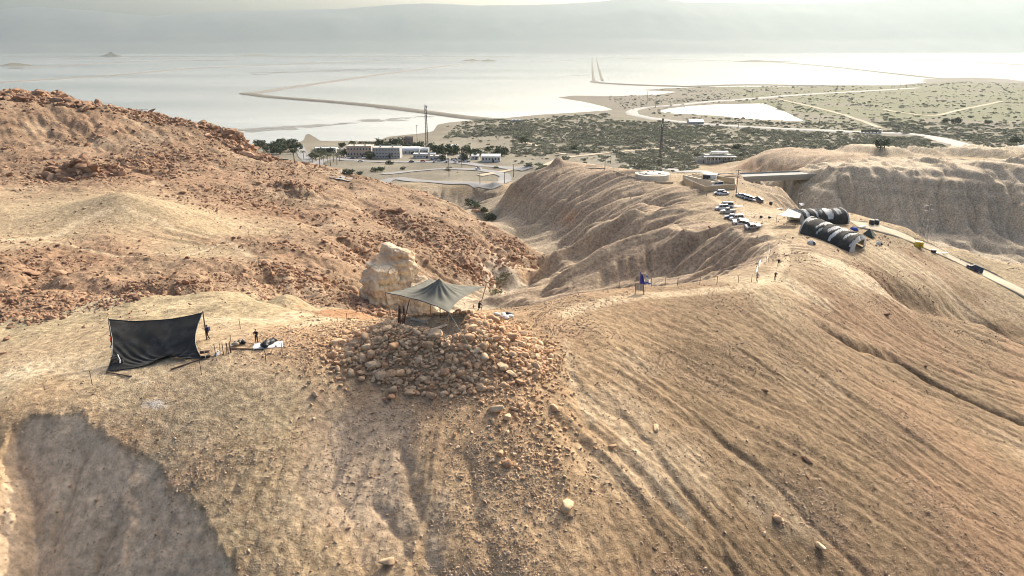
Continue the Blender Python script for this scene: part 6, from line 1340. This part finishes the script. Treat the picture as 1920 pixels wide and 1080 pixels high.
# ---- buildings
WINM = plain('window_pane', (.05, .055, .06), .15, .1); FRAMEM = plain('window_frame', (.5, .48, .44), .7, .05)
def building(px0, px1, pyb, pyt, dep, col, label, rows=0, cols=0, roof='flat', rz=0.0, name='town_building', cat='building', door=True):
    g = np.array(gnd((px0+px1)/2, pyb)); d = g[1]/ray((px0+px1)/2, pyb)[1]; w_ = (px1-px0)*d/F; h = (pyb-pyt)*d/F*.88; root = empty(name, (g[0], g[1]+dep/2, g[2]), rz, label, cat); wm = plain('wall_'+label[:18].replace(' ', '_'), col, .9, .08, .1)
    h0 = h if roof != 'vault' else h*.55
    MB().box((0, 0, h0/2-.5), (w_, dep, h0+1)).build('wall', wm, root)
    if roof == 'flat':
        rf = MB().box((0, 0, h0+.12), (w_*.97, dep*.94, .24)).build('roof', M_ROOFW if sum(col) > 1.4 else M_CONC, root)
        for s in (-1, 1): MB().box((0, s*(dep/2-.12), h0+.4), (w_, .25, .8)).build('parapet', wm, root); MB().box((s*(w_/2-.12), 0, h0+.4), (.25, dep-.5, .8)).build('parapet', wm, root)
        for k in range(2): MB().box((w_*(.2-.45*k), 0, h0+.8), (1.6, 1.4, 1.2)).build('roof_unit', M_GREY, rf)
    elif roof == 'vault':
        P = [[(x, math.cos(a)*dep/2*1.03, h0+math.sin(a)*(h-h0)) for a in np.linspace(0, math.pi, 11)] for x in np.linspace(-w_/2*1.02, w_/2*1.02, 9)]; MB().grid(P).build('vault_roof', M_ROOFW, root, True)
        for s in (-1, 1): MB().add([(s*w_/2*1.0, math.cos(a)*dep/2, h0-.05+math.sin(a)*(h-h0)*.98) for a in np.linspace(0, math.pi, 11)], [tuple(range(11))]).build('gable', wm, root)
    elif roof == 'gable':
        MB().prism([(-w_/2*1.04, h0), (w_/2*1.04, h0), (w_/2*1.04, h0+.15), (0, h0+.2), (-w_/2*1.04, h0+.15)], -dep*.54, dep*.54).build('eaves', M_ROOFW, root); MB().add([(-w_/2*1.04, -dep*.54, h0+.1), (w_/2*1.04, -dep*.54, h0+.1), (w_/2*1.04, dep*.54, h0+.1), (-w_/2*1.04, dep*.54, h0+.1), (-w_/2*1.04, 0, h0+dep*.16), (w_/2*1.04, 0, h0+dep*.16)], [(0, 1, 5, 4), (2, 3, 4, 5), (0, 4, 3), (1, 2, 5)]).build('roof', M_ROOFW, root)
    for r in range(rows):
        for c in range(cols):
            cw = w_/cols; hh = h0/max(rows, 1); x = -w_/2+cw*(c+.5); zz_ = hh*(r+.55); f = MB().box((x, -dep/2-.02, zz_), (cw*.5, .14, hh*.42)).build('window', FRAMEM, root); MB().box((x, -dep/2-.07, zz_), (cw*.40, .1, hh*.32)).build('pane', WINM, f)
    if door: MB().box((w_*.12, -dep/2-.05, 1.1), (1.6, .1, 2.2)).build('door', WINM, root)
    return root
building(651, 697, 294, 273, 16, (.52, .40, .31), 'tan two-storey town building with arcaded windows beside the grey office block', 2, 8); building(672, 682, 273, 267, 6, (.40, .28, .2), 'small roof tower rising behind the tan building', 1, 2)
building(699, 750, 297, 276, 15, (.42, .42, .40), 'grey three-storey office block with rows of windows in the town', 3, 9); building(750, 786, 289, 275, 14, (.5, .5, .48), 'first white vaulted hall right of the office block', 1, 5, 'vault'); building(785, 803, 287, 276, 12, (.5, .5, .48), 'smaller white vaulted hall beside the short mast', 1, 3, 'vault')
building(841, 857, 282, 273, 9, (.44, .35, .24), 'small tan house in front of the shore scrub', 1, 3, 'gable'); building(884, 898, 299, 292, 9, (.6, .6, .58), 'short white shed left of the long white shed', 1, 2, 'gable'); building(903, 938, 304, 292, 10, (.62, .62, .6), 'long white shed with a pitched roof at the end of town', 1, 6, 'gable')
building(775, 816, 297, 289, 10, (.52, .52, .5), 'low white building in front of the vaulted halls', 1, 7); building(590, 630, 287, 278, 10, (.55, .54, .5), 'long low white building behind the palms', 1, 8); building(757, 775, 271, 257, 8, (.22, .16, .12), 'dark brown block standing by the shore behind the town', 2, 3)
building(632, 650, 289, 280, 9, (.48, .44, .38), 'small beige building left of the tan building', 1, 3); building(715, 740, 284, 279, 9, (.5, .5, .48), 'white-roofed building behind the grey office block', 1, 4, 'gable'); building(806, 836, 300, 293, 9, (.48, .46, .42), 'low beige building by the car park', 1, 5); building(858, 878, 300, 294, 8, (.5, .5, .48), 'low pale building between the car park and the white sheds', 1, 3)
r1 = building(1322, 1375, 305, 291, 12, (.42, .40, .34), 'veranda building with a white tiered roof above the bridge road', 1, 9); 
MB().box((2, 2, 6.6), (12, 6, 1.2)).build('upper_roof', M_ROOFW, r1); MB().box((0, -7.4, 4.6), (24, 3.2, .25)).build('veranda_roof', M_ROOFW, r1)
for k in range(8): MB().tube((-10.5+3*k, -8.7, -.3), (-10.5+3*k, -8.7, 4.5), .14).build('veranda_post', M_WHITE, r1)
building(1308, 1328, 306, 298, 7, (.5, .47, .4), 'small annex with arched openings left of the veranda building', 1, 5)
building(1293, 1320, 233, 228, 16, (.5, .5, .49), 'low white roadside building on the highway', 1, 5, 'gable'); building(960, 976, 229, 225, 12, (.55, .55, .54), 'tiny white building on the shore scrub', 1, 2)
lattice(801, 286, 197, 2.4, 1.2, 'tall lattice telecom mast with antennas in the town'); utility(783, 283, 234, 'short slender mast left of the tall town mast')
for k, a in enumerate(((842, 331, 297, 'pole at the head of the loop road'), (866, 314, 281, 'pole standing in front of the car park'), (900, 345, 325, 'lamp pole inside the bend of the loop road'), (946, 345, 322, 'pole right of the loop road bend'), (1213, 196, 171, 'pole on the grey mudflat spit, farther one'), (1229, 202, 180, 'pole on the mudflat beside the highway bend'), (1145, 307, 285, 'pole beside the small spoil heap'), (1134, 318, 297, 'pole behind the ridge peak'), (1383, 250, 222, 'pole right of the roadside building'), (1536, 232, 214, 'pole at the pond track'), (1410, 180, 168, 'far pole on the shore flat'), (1570, 166, 152, 'far pole by the glittering water, left'), (1687, 166, 153, 'far pole by the glittering water, middle'), (963, 332, 308, 'pole on the bare ground left of the ridge peak'))): utility(*a)
lattice(268, 219, 205, 2.6, .5, 'small lattice pylon peeking over the red hill', 'power_pylon', 1, 'pylon', d=395)
# ---- vehicles in the town and on the highway
def small_car(colour):
    mb = MB(); mb.box((0, 0, .72), (4.5, 1.8, .8), 0, .95); n0 = len(mb.f); mb.box((-.2, 0, 1.35), (2.5, 1.6, .6), 0, .75); n1 = len(mb.f)
    for sx in (-1.4, 1.4):
        for sy in (-.85, .85): mb.tube((sx, sy-.1, .34), (sx, sy+.1, .34), .34, n=8)
    me = mb.mesh('car', CARMAT[colour]); me.materials.append(M_GLASS); me.materials.append(M_TYRE)
    for i, p in enumerate(me.polygons): p.material_index = 0 if i < n0 else 1 if i < n1 else 2
    return me
SM = {c: small_car(c) for c in ('white', 'silver', 'grey', 'blue', 'red')}; random.seed(12)
CW_ = ['white', 'white', 'white', 'silver', 'silver', 'grey', 'blue']
def small(px, py, rz, c, label, group, name='town_car', up=0):
    o = bpy.data.objects.new(name, SM[c]); COL.objects.link(o); x, y, z = gnd(px, py); o.location = (x, y, z+up+.05); o.rotation_euler.z = rz; tag(o, label, 'car', group)
for k in range(14): c = random.choice(CW_); small(645+k*3.6, 297+random.uniform(-1, 1), R(90), c, '%s car parked in the row below the tan building' % c, 'cars in the row below the tan building')
for k in range(40): c = random.choice(CW_); small(random.uniform(812, 886), random.choice((300, 302.5, 305)), R(random.choice((60, 100, 90))), c, '%s car in the crowded car park beyond the loop road' % c, 'cars in the crowded car park')
small(897, 318.5, R(160), 'white', 'single white car driving on the loop road', None, 'driving_car', .4); small(676, 304, R(0), 'white', 'single white car driving on the main street', None, 'driving_car', .4); small(772, 305, R(0), 'grey', 'single dark car driving on the main street', None, 'driving_car', .4); small(793, 304, R(0), 'red', 'red car on the main street', None, 'driving_car', .4)
small(1187, 206, R(70), 'white', 'white car in the tight bend of the highway', None, 'driving_car', .9); small(1258, 199, R(10), 'grey', 'dark car on the highway beyond its bend', None, 'driving_car', .9); small(1345, 236, R(-10), 'grey', 'dark car on the highway right of the roadside building', None, 'driving_car', .9)
def truck(px, py, rz, label, n=3):
    x, y, z = gnd(px, py); root = empty('tanker_truck', (x, y, z+.9), rz, label, 'truck'); MB().box((11, 0, 2.0), (3.2, 2.6, 3.0), 0, .92).build('cab', CARMAT['silver'], root)
    for k in range(2): MB().tube((-10+k*10.3, 0, 2.3), (-.6+k*9.6, 0, 2.3), 1.35, n=12).build('tank', M_DIKE, root)
    for k in range(6):
        for s in (-1, 1): MB().tube((-9+k*4, s*1.1-.2, .5), (-9+k*4, s*1.1+.2, .5), .55, n=10).build('wheel', M_TYRE, root)
    MB().box((0, 0, .95), (20, 1.6, .3)).build('chassis', M_STEEL, root)
truck(1631, 250, R(-9), 'long tanker truck driving on the highway')
